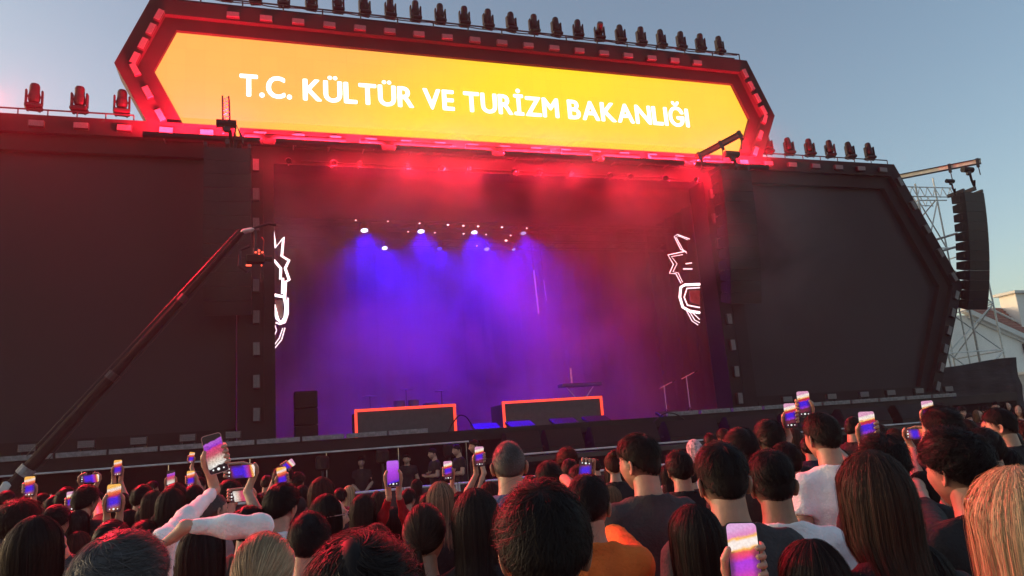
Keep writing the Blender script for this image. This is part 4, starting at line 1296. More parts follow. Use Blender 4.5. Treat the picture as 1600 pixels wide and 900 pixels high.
BODY_CACHE = {}
def build_person_meshes(key, fem, sleeves, arms, rot=None, fine=False, seed=0):
    """arms: {+1/-1: dict(E, W, hand)} in local figure space; returns the four meshes"""
    if key is not None and key in BODY_CACHE: return BODY_CACHE[key]
    D = dims(fem)
    h = 0.013 if fine else 0.018
    hv, hf, stub = head_mesh(fem, rot)
    parts = [(hv, hf)]
    # neck, chest and legs under the clothes
    def core(P):
        d = torso_sdf(P, D, -0.012)
        nt = np.array([0, -0.006, 1.565])
        d = smin(d, cap(P, (0, -0.026, 1.43), nt, D['neck']*1.06, D['neck']*1.0), 0.03)
        return d
    parts.append(nets(core, (-0.27, -0.2, 1.28), (0.27, 0.2, 1.64), 0.0125))
    def legs(P):
        d = None
        for s in (-1, 1):
            c = smin(cap(P, (s*0.085, -0.01, 0.92), (s*0.095, 0.005, 0.50), 0.078, 0.055), cap(P, (s*0.095, 0.005, 0.50), (s*0.10, -0.02, 0.10), 0.052, 0.036), 0.03)
            c = smin(c, cap(P, (s*0.10, -0.03, 0.05), (s*0.11, 0.13, 0.035), 0.036, 0.026), 0.02)
            d = c if d is None else np.minimum(d, c)
        return np.minimum(d, torso_sdf(P, D, -0.012))
    parts.append(nets(legs, (-0.25, -0.2, 0.0), (0.25, 0.2, 1.30), 0.034))
    sl = []
    for s in (-1, 1):
        A = arms[s]
        S = np.array([s*D['sh'], -0.015, D['shz']-0.042])
        E, W = np.asarray(A['E'], float), np.asarray(A['W'], float)
        th = (0.70 if sleeves == 'long' else 0.82) if fem else 1.0
        pr = [(S, E, 0.052*th, 0.041*th, 0.02), (E, E*0.62+W*0.38, 0.041*th, 0.042*th, 0.03), (E*0.62+W*0.38, W, 0.042*th, 0.0275*th, 0.02)]
        fun = sdf_from_prims(pr)
        pts = np.array([S, E, W])
        parts.append(nets(fun, pts.min(0)-0.07, pts.max(0)+0.07, 0.011 if fine else 0.014))
        wr, pc, ch = A['hand']
        hp = [(E*0.18+W*0.82, W, 0.031*th, 0.0275*th, 0.012), (W, wr, 0.0275*th, 0.024*th, 0.01)] + hand_sdf_prims(wr, pc, ch)
        pts = np.array([p[0] for p in hp]+[p[1] for p in hp])
        parts.append(nets(sdf_from_prims(hp), pts.min(0)-0.04, pts.max(0)+0.03, 0.0048 if fine else 0.0075))
        if sleeves == 'long':
            sl += [(S, E, 0.061*th, 0.052*th, 0.03, None), (E, E*0.6+W*0.4, 0.052*th, 0.053*th, 0.02, None), (E*0.6+W*0.4, E*0.06+W*0.94, 0.053*th, 0.037*th, 0.03, (E*0.06+W*0.94, W-E))]
        else:
            e = S*0.42+E*0.58
            sl += [(S, e, 0.066*th, 0.064*th, 0.03, (e*0.96+S*0.04, E-S))]
    V, F = join(parts)
    va = np.zeros(len(V)); va[:len(stub)] = stub
    body = mesh_np("person_body", V, F, var=va)
    def shirt(P):
        d = torso_sdf(P, D, 0.016)
        d = smin(d, cap(P, (0, -0.030, 1.40), (0, -0.022, 1.52), D['neck']*1.06+0.024, D['neck']*1.06+0.016), 0.03)
        zc = P[:, 2]-1.482-0.35*np.clip(-P[:, 1]-0.02, -0.05, 0.03)
        d = np.maximum(d, zc)
        d = np.maximum(d, -cap(P, (0, -0.027, 1.44), (0, -0.006, 1.565), D['neck']*1.06+0.004))
        for a, b, ra, rb, k, cut in sl:
            c = cap(P, a, b, ra, rb)
            if cut is not None:
                n = cut[1]/np.linalg.norm(cut[1])
                c = np.maximum(c, (P-cut[0].astype(f32))@n.astype(f32))
            d = smin(d, c, 0.035)
        return np.maximum(d, 0.80-P[:, 2])
    pts = np.array([p[0] for p in sl]+[p[1] for p in sl])
    lo = np.minimum(pts.min(0)-0.09, [-0.27, -0.2, 0.78]); hi = np.maximum(pts.max(0)+0.09, [0.27, 0.2, 1.52])
    V, F = nets(shirt, lo, hi, h)
    V = folds(V, F, 0.0045 if sleeves != 'long' else 0.0034, seed+11, 22.0 if sleeves != 'long' else 42.0)
    sh = mesh_np("person_shirt", V, F)
    def trous(P):
        d = None
        for s in (-1, 1):
            c = smin(cap(P, (s*0.085, -0.01, 0.90), (s*0.095, 0.005, 0.50), 0.100, 0.075), cap(P, (s*0.095, 0.005, 0.50), (s*0.10, -0.015, 0.06), 0.074, 0.062), 0.05)
            d = c if d is None else smin(d, c, 0.02)
        d = smin(d, torso_sdf(P, D, 0.006), 0.03)
        return np.maximum(np.maximum(d, P[:, 2]-1.0), 0.05-P[:, 2])
    V, F = nets(trous, (-0.26, -0.2, 0.03), (0.26, 0.2, 1.04), 0.036)
    tr = mesh_np("person_trousers", V, F)
    def shoe(P):
        d = None
        for s in (-1, 1):
            c = smin(cap(P, (s*0.10, -0.035, 0.045), (s*0.115, 0.16, 0.036), 0.046, 0.036), cap(P, (s*0.10, -0.02, 0.05), (s*0.10, -0.02, 0.10), 0.045), 0.02)
            d = c if d is None else np.minimum(d, c)
        return np.maximum(d, 0.002-P[:, 2])
    V, F = nets(shoe, (-0.19, -0.11, -0.01), (0.19, 0.23, 0.17), 0.022)
    so = mesh_np("person_shoes", V, F)
    out = (body, sh, tr, so)
    if key is not None: BODY_CACHE[key] = out
    return out
def arm_down(s, fem, fwd_=0.05, out=0.05):
    D = dims(fem)
    S = np.array([s*D['sh'], -0.015, D['shz']])
    E = S+[s*(0.045+out*0.3), -0.03, -0.29]
    W = E+[s*0.0-s*0.01, 0.07+fwd_, -0.25]
    return dict(E=E, W=W, hand=relaxed_hand(W, E, W-E, -s))

# ---------------------------------------------------------------- hair
def crown_dir(phi, theta, tilt):
    x, y, z = np.sin(theta)*np.sin(phi), np.sin(theta)*np.cos(phi), np.cos(theta)
    c, s = math.cos(tilt), math.sin(tilt)
    return np.stack([x, y*c-z*s, y*s+z*c], -1)
def hair_in(d, st):
    y = d[..., 1]
    return d[..., 2]-(st.get('hl', 0.07)+0.475*y-st.get('hq', 0.10)*y*y)
def thick(d, st):
    z = d[..., 2]
    t = st['side']+(st['top']-st['side'])*sst(0.0, 0.75, z)
    t = st['nape']+(t-st['nape'])*sst(-0.55, 0.05, z)
    t = t*(0.35+0.65*sst(0.0, 0.22, hair_in(d, st)))
    bs = st.get('bald')
    if bs:
        t = t*(1-np.exp(-((d-np.array([0, -0.55, 0.83]))**2).sum(-1)/bs**2)*0.96)
    return t
def surf(d, st, off=0.0):
    return d*(AX*1.005+(thick(d, st)+off)[..., None])
def ribbons(P, N, w, taper=0.35, roll=None, rng=None):
    """P: (n, k, 3) strand points, N: (n, k, 3) outward normals"""
    n, k, _ = P.shape
    T = np.gradient(P, axis=1)
    T /= np.maximum(np.linalg.norm(T, axis=2), 1e-9)[..., None]
    B = np.cross(T, N); B /= np.maximum(np.linalg.norm(B, axis=2), 1e-9)[..., None]
    if roll is not None:
        Nn = np.cross(B, T)
        B = B*np.cos(roll)[:, None, None]+Nn*np.sin(roll)[:, None, None]
    tp = np.linspace(1, taper, k)[None, :, None]
    ww = (w[:, None, None] if not np.isscalar(w) else w)*tp*0.5
    V = np.stack([P-B*ww, P+B*ww], 2).reshape(-1, 3)
    i = np.arange(n)[:, None]*(k*2)+np.arange(k-1)[None, :]*2
    F = np.stack([i, i+1, i+3, i+2], -1).reshape(-1, 4)
    return V, F
STY = dict(
    short=dict(tilt=0.45, top=0.022, side=0.010, nape=0.002, z0=0.1, L=0.05, lift=0.0025, amp=0.0025, w=0.0016),
    fade=dict(tilt=0.45, top=0.028, side=0.005, nape=0.001, z0=0.25, L=0.05, lift=0.0028, amp=0.003, w=0.0016),
    full=dict(tilt=0.45, top=0.030, side=0.021, nape=0.007, hl=0.0, L=0.075, lift=0.0035, amp=0.0045, w=0.0017),
    buzz=dict(tilt=0.45, top=0.007, side=0.005, nape=0.002, L=0.012, lift=0.002, amp=0.0006, w=0.0014),
    thin=dict(tilt=0.5, top=0.014, side=0.013, nape=0.005, L=0.045, lift=0.002, amp=0.002, w=0.0015, bald=0.36),
    curly=dict(tilt=0.45, top=0.040, side=0.024, nape=0.006, L=0.045, lift=0.007, amp=0.008, w=0.0019, curl=1),
    bigcurl=dict(tilt=0.35, top=0.055, side=0.050, nape=0.040, L=0.06, lift=0.010, amp=0.012, w=0.0020, curl=1, hl=-0.2),
    long=dict(tilt=0.10, top=0.018, side=0.016, nape=0.020, long=0.42, amp=0.003, w=0.0018),
    mid=dict(tilt=0.15, top=0.020, side=0.020, nape=0.022, long=0.24, amp=0.004, w=0.0018),
    tail=dict(tilt=1.75, top=0.012, side=0.010, nape=0.008, tie='tail', amp=0.002, w=0.0016, long_tail=0.26),
    bun=dict(tilt=1.95, top=0.014, side=0.011, nape=0.008, tie='bun', amp=0.002, w=0.0016),
    highbun=dict(tilt=0.75, top=0.014, side=0.011, nape=0.008, tie='bun', amp=0.002, w=0.0016),
)
def hair_mesh(style, seed, n, seg=7):
    st = STY[style]; r = np.random.default_rng(seed)
    parts, var = [], []
    tilt = st['tilt']
    K = r.normal(size=(6, 3)); KP = r.uniform(0, 6.28, 6)
    def wav(P, f):
        o = np.zeros(P.shape)
        for i in range(6):
            q = np.sin(P@(K[i]*f*(1+0.5*i))+KP[i])/(1+0.4*i)
            o[..., i % 3] += q
        return o
    def add(V, F, v):
        parts.append((V, F)); var.append(v)
    lock = r.uniform(0, 6.28, 4)
    def ridge(phi): return 0.5*np.sin(phi*17+lock[0])+0.35*np.sin(phi*31+lock[1])+0.3*np.sin(phi*53+lock[2])
    if 'long' in st:
        L = st['long']
        ph0 = 0.95
        nt_ = 26
        def path(phi, t, off):
            # head part: polar angle grows until the release height, then the hair falls
            th = np.linspace(0.0, 2.4, 49)
            D = crown_dir(phi[:, None]+0*th[None], th[None]+0*phi[:, None], tilt)
            zz = surf(D, st)[..., 2]
            rel = th[np.argmax(zz < -0.012-0.02*np.cos(phi)[:, None], axis=1)]
            lenA = rel*0.12; tot = lenA+L
            s = t*tot[:, None]
            a = np.minimum(s/lenA[:, None], 1.0)
            d = crown_dir(phi[:, None]+0*a, rel[:, None]*a, tilt)
            p = surf(d, st, 0.0)+d*off[..., None]
            fall = np.maximum(s-lenA[:, None], 0)
            z = p[..., 2]-fall
            k = sst(-0.05, -0.16, z)*0.10-sst(-0.16, -0.42, z)*0.16
            x = p[..., 0]*(1-k); y = p[..., 1]*(1-0.4*k)
            back = sst(-0.10, -0.24, z)
            y = y*(1-back)+np.minimum(y, -0.128-0.02*np.abs(np.cos(phi))[:, None]-off*0.6)*back
            o = np.stack([x, y, z], -1)
            return o+wav(o, 14.0)*st['amp']*sst(0.0, 0.3, fall)[..., None]*0.9
        phi = np.linspace(ph0, 2*math.pi-ph0, 110)
        t = np.repeat(np.linspace(0, 1, nt_)[None], 110, 0)
        off = (-0.003+0.0022*ridge(phi))[:, None]*sst(0, 0.25, t)
        P = path(phi, t, off)
        i = np.arange(109)[:, None]*nt_+np.arange(nt_-1)[None]
        F = np.stack([i, i+1, i+nt_+1, i+nt_], -1).reshape(-1, 4)
        add(P.reshape(-1, 3), F, np.repeat(0.35+0.12*ridge(phi), nt_))
        phi = r.uniform(ph0-0.1, 2*math.pi-ph0+0.1, n)
        sg = seg+4
        t0 = r.uniform(0, 0.15, n)**1.0; t1 = np.clip(r.normal(0.98, 0.09, n), 0.55, 1.12)
        full = r.random(n) < 0.65
        t0 = np.where(full, t0, r.uniform(0, 0.6, n)); t1 = np.where(full, t1, np.minimum(t0+r.uniform(0.3, 0.6, n), t1))
        t = t0[:, None]+(t1-t0)[:, None]*np.linspace(0, 1, sg)[None]
        lift = np.abs(r.normal(0, 0.0014, n))+0.0004; fly = r.random(n) < 0.06; lift = np.where(fly, lift+r.uniform(0.002, 0.011, n), lift)
        off = lift[:, None]*(0.3+t)+(0.0022*ridge(phi))[:, None]*sst(0, 0.25, t)
        dph = r.normal(0, 0.03, n)[:, None]*t
        P = path(phi, t, off)
        P = P+np.stack([dph*0.12, 0*dph, 0*dph], -1)
        N = P*np.array([1, 1, 0.6]); N = N/np.maximum(np.linalg.norm(N, axis=2), 1e-6)[..., None]
        V, F = ribbons(P, N, np.where(fly, 0.0008, st['w']*r.uniform(0.6, 1.3, n)), 0.45, r.normal(0, 0.35, n))
        add(V, F, np.repeat(np.clip(0.5+0.22*ridge(phi)+r.normal(0, 0.16, n), 0, 1), sg*2))
    else:
        # scalp shell
        nu, nv = 84, 30
        phi = np.linspace(0, 2*math.pi, nu, endpoint=False)
        th = np.linspace(0, 2.9, 90)
        D = crown_dir(phi[:, None]+0*th[None], th[None]+0*phi[:, None], tilt)
        ins = hair_in(D, st) > 0
        if tilt > 1.2:       # tied hair: the whorl is the tie point
            end = np.array([th[np.nonzero(q)[0].max()] if q.any() else 0.1 for q in ins])
        else:
            fo = np.argmax(~ins, axis=1); end = th[np.where(fo == 0, 89, fo)]
        end = np.convolve(np.concatenate([end[-2:], end, end[:2]]), [0.15, 0.2, 0.3, 0.2, 0.15], 'valid')
        if not st.get('tie'): end = end*(1-(0.07 if st['side'] < 0.015 else 0.02)*(0.5+0.5*np.sin(phi*19+lock[0])*np.sin(phi*43+lock[1])))
        a = np.linspace(0.0, 1.04, nv)
        D = crown_dir(phi[:, None]+0*a[None], np.clip(end[:, None]*a[None], 0.004, 3.1), tilt)
        off = np.where(a[None] > 0.97, -0.012, -0.25*thick(D, st)-0.0005)
        P = surf(D, st)+D*off[..., None]
        amp = st['amp']*0.8
        P = P+D*(wav(P, 42.0 if not st.get('curl') else 60.0)[..., :1]*amp*sst(1.0, 0.8, a)[None, :, None])
        i = np.arange(nu)[:, None]*nv+np.arange(nv-1)[None]; j = ((np.arange(nu)+1) % nu)[:, None]*nv+np.arange(nv-1)[None]
        F = np.stack([i, i+1, j+1, j], -1).reshape(-1, 4)
        add(P.reshape(-1, 3), F, np.full(nu*nv, 0.35))
        # strands
        u = r.uniform(0, 2*math.pi, n*3); z = r.uniform(-0.95, 1, n*3)
        q = np.sqrt(1-z*z); D0 = np.stack([q*np.cos(u), q*np.sin(u), z], -1)
        D0 = D0[hair_in(D0, st) > 0.02][:n]
        if st.get('bald'):
            bd_ = np.exp(-((D0-np.array([0, -0.55, 0.83]))**2).sum(-1)/st['bald']**2)
            D0 = D0[r.random(len(D0)) > bd_*0.93]
        m = len(D0)
        c, s = math.cos(tilt), math.sin(tilt)
        X = D0[:, 0]; Yc = D0[:, 1]*c+D0[:, 2]*s; Zc = -D0[:, 1]*s+D0[:, 2]*c
        phi = np.arctan2(X, Yc); th0 = np.arccos(np.clip(Zc, -1, 1))
        sg = seg
        tt = np.linspace(0, 1, sg)[None]
        if st.get('tie'):
            ph = phi[:, None]+0*tt; thp = th0[:, None]*(1-tt*r.uniform(0.3, 1.0, m)[:, None])+0.02
            lift = np.abs(r.normal(0, 0.0016, m))[:, None]*np.sin(tt*3.1)+0.0008
            ridge_ = 0.0015*ridge(phi)[:, None]
        else:
            Lr = st['L']*(0.10+0.90*sst(st.get('z0', -0.15), 0.65, D0[:, 2]))*(0.15+0.85*sst(0.0, 0.4, hair_in(D0, st)))*r.uniform(0.6, 1.25, m)
            sw = r.normal(0, 0.25, m)+0.5*np.sin(D0@K[0]*2.0)+(0.35 if seed % 2 else -0.35)
            dth = (Lr/0.11)[:, None]*tt
            clump = np.sin(D0@K[2]*13+KP[2])*np.sin(D0@K[3]*17+KP[3])
            sw = sw+0.7*clump
            stray = (r.random(m) < 0.07)&(D0[:, 2] > -0.1)
            sw = np.where(stray, sw+r.normal(0, 0.9, m), sw)
            ph = phi[:, None]+sw[:, None]*dth/np.maximum(np.sin(th0), 0.35)[:, None]
            thp = th0[:, None]+dth
            lift = ((np.abs(r.normal(0, 1, m))*st['lift'])+np.where(stray, r.uniform(0.003, 0.012, m), 0))[:, None]*tt*(0.3+0.7*sst(-0.3, 0.5, D0[:, 2]))[:, None]
            ridge_ = 0.0
        d = crown_dir(ph, np.clip(thp, 0.003, 3.0), tilt)
        P = surf(d, st)+d*(lift+ridge_-0.22*thick(d, st)*(1-tt))[..., None]
        fz = sst(0.0, 1.0, tt)[..., None]*np.minimum(1, thick(d, st)/0.02)[..., None]
        root = surf(D0, st)[:, None, :]
        P = P+wav(np.round(root*60)/60 if not st.get('curl') else root, 55.0)*st['amp']*fz
        if st.get('curl'):
            ang = tt*r.uniform(5, 9, m)[:, None]+r.uniform(0, 6.28, m)[:, None]
            P = P+np.stack([np.cos(ang), np.sin(ang), np.cos(ang+1.6)], -1)*0.0075*fz
        wv_ = st['w']*r.uniform(0.6, 1.35, m)
        if not st.get('tie'): wv_ = np.where(stray, 0.0009, wv_)
        V, F = ribbons(P, d, wv_, 0.25, r.normal(0, 0.45, m))
        add(V, F, np.repeat(np.clip(0.5+0.2*np.sin(root[:, 0]@K[1]*40)+r.normal(0, 0.18, m), 0, 1), sg*2))
        if st.get('tie'):
            pole = crown_dir(np.array([0.0]), np.array([0.0]), tilt)[0]
            base = surf(pole[None], st)[0]
            if st['tie'] == 'bun':
                cen = base+pole*0.022
                mb = int(n*0.45)
                a0 = r.uniform(0, 6.28, mb); rad = r.uniform(0.012, 0.036, mb); hgt = np.sqrt(np.maximum(0.038**2-rad**2, 0))*r.uniform(0.6, 1.05, mb)
                e1 = np.array([1.0, 0, 0]); e2 = np.cross(pole, e1)
                ang = a0[:, None]+np.linspace(0, 1.7, sg)[None]
                rr_ = rad[:, None]*(1+0.10*np.sin(ang*2+lock[0]))
                Pb = cen+np.cos(ang)[..., None]*e1*rr_[..., None]+np.sin(ang)[..., None]*e2*rr_[..., None]+pole*hgt[:, None, None]
                Nb = Pb-cen; Nb = Nb/np.linalg.norm(Nb, axis=2)[..., None]
                V, F = ribbons(Pb, Nb, 0.004*r.uniform(0.7, 1.4, mb), 0.6, r.normal(0, 0.3, mb))
                add(V, F, np.repeat(np.clip(r.normal(0.5, 0.2, mb), 0, 1), sg*2))
                u_, w_ = np.meshgrid(np.linspace(0, 2*math.pi, 16, endpoint=False), np.linspace(0.1, math.pi-0.1, 9), indexing='ij')
                S_ = np.stack([np.sin(w_)*np.cos(u_), np.sin(w_)*np.sin(u_), np.cos(w_)], -1)*0.034
                i = np.arange(16)[:, None]*9+np.arange(8)[None]; j = ((np.arange(16)+1) % 16)[:, None]*9+np.arange(8)[None]
                add(S_.reshape(-1, 3)+cen, np.stack([i, i+1, j+1, j], -1).reshape(-1, 4), np.full(16*9, 0.35))
            else:
                mb = int(n*0.5); sg2 = sg+3
                L = st['long_tail']
                t = np.linspace(0, 1, sg2)[None]*r.uniform(0.75, 1.05, mb)[:, None]
                a0 = r.uniform(0, 6.28, mb); rad = np.sqrt(r.random(mb))
                wd = 0.012+0.022*np.sin(np.clip(t, 0, 1)*2.6)
                cx = 0.01*np.sin(t*3+lock[1])
                y = base[1]-0.035*np.sin(np.clip(t*3, 0, 1.57))-0.01
                zt = base[2]-0.01-t*L
                Pb = np.stack([cx+np.cos(a0)[:, None]*rad[:, None]*wd, y+np.sin(a0)[:, None]*rad[:, None]*wd*0.8, zt], -1)
                Nb = np.stack([np.cos(a0)[:, None]+0*t, np.sin(a0)[:, None]+0*t, 0*t], -1)
                V, F = ribbons(Pb, Nb, 0.0032*r.uniform(0.7, 1.4, mb), 0.4, r.normal(0, 0.4, mb))
                add(V, F, np.repeat(np.clip(r.normal(0.5, 0.2, mb), 0, 1), sg2*2))
    V, F = join(parts)
    return mesh_np("hair_"+style, V, F, smooth=True, var=np.concatenate(var))

def hair_mat(name, c, tip=1.9, rough=0.54):
    m = bpy.data.materials.new(name); m.use_nodes = True
    nt = m.node_tree; b = nt.nodes["Principled BSDF"]
    at = nt.nodes.new("ShaderNodeAttribute"); at.attribute_name = "var"
    rp = nt.nodes.new("ShaderNodeValToRGB")
    rp.color_ramp.elements[0].position = 0.2; rp.color_ramp.elements[0].color = tuple(x*0.45 for x in c)+(1,)
    rp.color_ramp.elements[1].position = 0.85; rp.color_ramp.elements[1].color = tuple(min(1, x*tip) for x in c)+(1,)
    nt.links.new(at.outputs["Fac"], rp.inputs[0]); nt.links.new(rp.outputs[0], b.inputs["Base Color"])
    b.inputs["Roughness"].default_value = rough
    b.inputs["Specular IOR Level"].default_value = 0.18
    b.inputs["Anisotropic"].default_value = 0.0
    return m
HC = dict(black=hair_mat("black_hair", (0.0055, 0.0042, 0.0042)), dark=hair_mat("dark_brown_hair", (0.009, 0.0055, 0.0045)), brown=hair_mat("brown_hair", (0.024, 0.012, 0.008)),
          light=hair_mat("light_brown_hair", (0.11, 0.065, 0.036)), blonde=hair_mat("blonde_hair", (0.42, 0.28, 0.16), 1.5, 0.42), grey=hair_mat("grey_hair", (0.06, 0.057, 0.058), 2.2, 0.45),
          auburn=hair_mat("auburn_hair", (0.04, 0.010, 0.007)), streak=hair_mat("streaked_hair", (0.075, 0.045, 0.028), 4.5))
def skin_mat(name, c):
    m = mat(name, c, 0.48, var=0.12, scale=30, bump=0.08, bscale=160)
    b = m.node_tree.nodes["Principled BSDF"]
    nt = m.node_tree
    src = b.inputs["Base Color"].links[0].from_socket
    at_ = nt.nodes.new("ShaderNodeAttribute"); at_.attribute_name = "var"
    mx = nt.nodes.new("ShaderNodeMix"); mx.data_type = 'RGBA'
    nt.links.new(at_.outputs["Fac"], mx.inputs[0]); nt.links.new(src, mx.inputs[6]); mx.inputs[7].default_value = (0.012, 0.008, 0.007, 1)
    nt.links.new(mx.outputs[2], b.inputs["Base Color"])
    return m
SK = [skin_mat("skin_light", (0.46, 0.27, 0.19)), skin_mat("skin_medium", (0.38, 0.21, 0.14)), skin_mat("skin_tan", (0.27, 0.145, 0.09))]
def cloth(name, c, rough=0.85): return mat("cloth_"+name, c, rough, var=0.18, scale=9, bump=0.35, bscale=90, sheen=0.0, spec=0.25)
CL = dict(black=cloth("black", (0.018, 0.017, 0.019)), char=cloth("charcoal", (0.045, 0.043, 0.046)), navy=cloth("navy", (0.018, 0.02, 0.045)), white=cloth("white", (0.83, 0.83, 0.85)), grey=cloth("grey", (0.22, 0.21, 0.22)),
          orange=cloth("orange", (0.62, 0.16, 0.03)), red=cloth("red", (0.30, 0.012, 0.018)), cream=cloth("cream", (0.55, 0.50, 0.44)), blue=cloth("blue", (0.05, 0.09, 0.2)), maroon=cloth("maroon", (0.09, 0.02, 0.025)), denim=cloth("denim", (0.03, 0.04, 0.07)), olive=cloth("olive", (0.06, 0.06, 0.035)))
M_shoe = mat("shoe_rubber", (0.05, 0.05, 0.05), 0.6, var=0.2)
# ---------------------------------------------------------------- phones
def ray(x, y): return fwd + ir*((x-800)/F_PX) - iu*((y-450)/F_PX)
def at(x, y, depth): return Vector((0, 0, CAM_H)) + ray(x, y)*depth
def phone_mat(kind):
    m = bpy.data.materials.new("phone_screen_"+kind); m.use_nodes = True
    nt = m.node_tree; b = nt.nodes["Principled BSDF"]; N = nt.nodes.new; L = nt.links.new
    tc = N("ShaderNodeTexCoord"); sp_ = N("ShaderNodeSeparateXYZ"); L(tc.outputs["Object"], sp_.inputs[0])
    mz = N("ShaderNodeMapRange"); mz.inputs[1].default_value = -0.0775; mz.inputs[2].default_value = 0.0775; L(sp_.outputs[2], mz.inputs[0])
    def mth(op, a, b_=None, c=None):
        q = N("ShaderNodeMath"); q.operation = op
        for i, v in enumerate((a, b_, c)):
            if v is None: continue
            if isinstance(v, (int, float)): q.inputs[i].default_value = v
            else: L(v, q.inputs[i])
        return q.outputs[0]
    nz = N("ShaderNodeTexNoise"); nz.inputs["Scale"].default_value = 55; nz.inputs["Detail"].default_value = 3; L(tc.outputs["Object"], nz.inputs["Vector"])
    v = mth('ADD', mth('MULTIPLY_ADD', sp_.outputs[0], -1.3, mz.outputs[0]), mth('MULTIPLY_ADD', nz.outputs[0], 0.10, -0.05))
    rp = N("ShaderNodeValToRGB"); e = rp.color_ramp.elements
    W = (1, 0.86, 0.8, 1); Y_ = (1, 0.5, 0.10, 1); Rd = (0.55, 0.02, 0.06, 1); Bl = (0.06, 0.01, 0.75, 1); Pu = (0.30, 0.03, 0.55, 1); Dk = (0.02, 0.008, 0.012, 1); Pk = (0.75, 0.35, 0.55, 1); Cr = (0.16, 0.02, 0.05, 1)
    stops = dict(stage=[(0, Dk), (0.16, Dk), (0.18, Cr), (0.30, Cr), (0.34, Pu), (0.44, Bl), (0.58, Bl), (0.63, Rd), (0.70, Rd), (0.73, Y_), (0.80, W), (0.86, W), (0.89, Pk), (0.97, Pk)],
                 blue=[(0, Dk), (0.14, Dk), (0.17, Cr), (0.27, Bl), (0.62, Bl), (0.72, Pu), (0.84, Rd), (0.92, Y_), (0.96, W)],
                 purple=[(0, Dk), (0.13, Dk), (0.16, Bl), (0.25, Pu), (0.6, (0.45, 0.05, 0.8, 1)), (0.9, (0.5, 0.12, 0.85, 1))],
                 pink=[(0, Dk), (0.02, Cr), (0.14, (0.7, 0.05, 0.3, 1)), (0.30, (0.5, 0.03, 0.65, 1)), (0.42, (0.45, 0.03, 0.75, 1)), (0.5, (0.85, 0.04, 0.25, 1)), (0.56, (0.9, 0.08, 0.10, 1)), (0.60, Y_), (0.64, W), (0.74, W), (0.78, Y_), (0.82, (0.8, 0.25, 0.55, 1)), (0.94, (0.75, 0.4, 0.72, 1))],
                 crowd=[(0, Dk), (0.17, Dk), (0.20, (0.9, 0.85, 0.8, 1)), (0.34, (0.75, 0.6, 0.5, 1)), (0.50, (0.6, 0.10, 0.15, 1)), (0.64, (0.7, 0.05, 0.2, 1)), (0.70, Pu), (0.82, (0.5, 0.12, 0.7, 1)), (0.85, Dk)],
                 orange=[(0, Dk), (0.13, (0.4, 0.1, 0.05, 1)), (0.3, Bl), (0.5, Bl), (0.58, Rd), (0.72, (0.9, 0.2, 0.05, 1)), (0.82, W), (0.9, Y_)])[kind]
    e[0].position, e[0].color = stops[0]
    e[1].position, e[1].color = stops[-1]
    for p, c in stops[1:-1]:
        q = e.new(p); q.color = c
    L(v, rp.inputs[0])
    # pale camera buttons along the bottom of the screen
    cx = mth('ABSOLUTE', sp_.outputs[0])
    zb = mth('ADD', sp_.outputs[2], 0.062)
    rr_ = mth('SQRT', mth('ADD', mth('MULTIPLY', sp_.outputs[0], sp_.outputs[0]), mth('MULTIPLY', zb, zb)))
    dot = mth('LESS_THAN', rr_, 0.0055)
    cx2 = mth('SUBTRACT', cx, 0.020)
    r2 = mth('SQRT', mth('ADD', mth('MULTIPLY', cx2, cx2), mth('MULTIPLY', zb, zb)))
    dot2 = mth('LESS_THAN', r2, 0.0032)
    mk = mth('MAXIMUM', dot, dot2)
    if kind == 'pink': mk = mth('MULTIPLY', mk, 0.0)
    ed = N("ShaderNodeMapRange"); ed.interpolation_type = 'SMOOTHSTEP'; ed.inputs[1].default_value = 0.012; ed.inputs[2].default_value = 0.034; ed.inputs[4].default_value = 0.8
    L(mth('ADD', cx, mth('MULTIPLY_ADD', nz.outputs[0], 0.02, -0.01)), ed.inputs[0])
    lowm = mth('MULTIPLY', ed.outputs[0], mth('LESS_THAN', v, 0.60))
    if kind in ('purple', 'crowd'): lowm = mth('MULTIPLY', lowm, 0.25)
    n2 = N("ShaderNodeTexNoise"); n2.inputs["Scale"].default_value = 160; n2.inputs["Detail"].default_value = 2; L(tc.outputs["Object"], n2.inputs["Vector"])
    m0 = N("ShaderNodeMix"); m0.data_type = 'RGBA'; L(lowm, m0.inputs[0]); L(rp.outputs[0], m0.inputs[6]); m0.inputs[7].default_value = (0.05, 0.008, 0.03, 1)
    m1 = N("ShaderNodeMix"); m1.data_type = 'RGBA'; m1.blend_type = 'MULTIPLY'; m1.inputs[0].default_value = 0.25 if kind in ('pink', 'purple') else 0.7; L(m0.outputs[2], m1.inputs[6])
    n3 = N("ShaderNodeMapRange"); n3.inputs[1].default_value = 0.35; n3.inputs[2].default_value = 0.65; n3.inputs[3].default_value = 0.55; n3.inputs[4].default_value = 1.25; L(n2.outputs[0], n3.inputs[0]); L(n3.outputs[0], m1.inputs[7])
    mx = N("ShaderNodeMix"); mx.data_type = 'RGBA'; L(mk, mx.inputs[0]); L(m1.outputs[2], mx.inputs[6]); mx.inputs[7].default_value = (1, 1, 1, 1)
    L(mx.outputs[2], b.inputs["Emission Color"]); b.inputs["Emission Strength"].default_value = 0.55
    b.inputs["Base Color"].default_value = (0.01, 0.01, 0.01, 1); b.inputs["Roughness"].default_value = 0.15
    return m
PM = {k: phone_mat(k) for k in ("stage", "blue", "purple", "pink", "crowd", "orange")}
M_case = [mat("case_black", (0.02, 0.02, 0.02), 0.4, var=0.1), mat("case_pink", (0.5, 0.28, 0.28), 0.4, var=0.1), mat("case_lilac", (0.32, 0.2, 0.42), 0.4, var=0.1)]
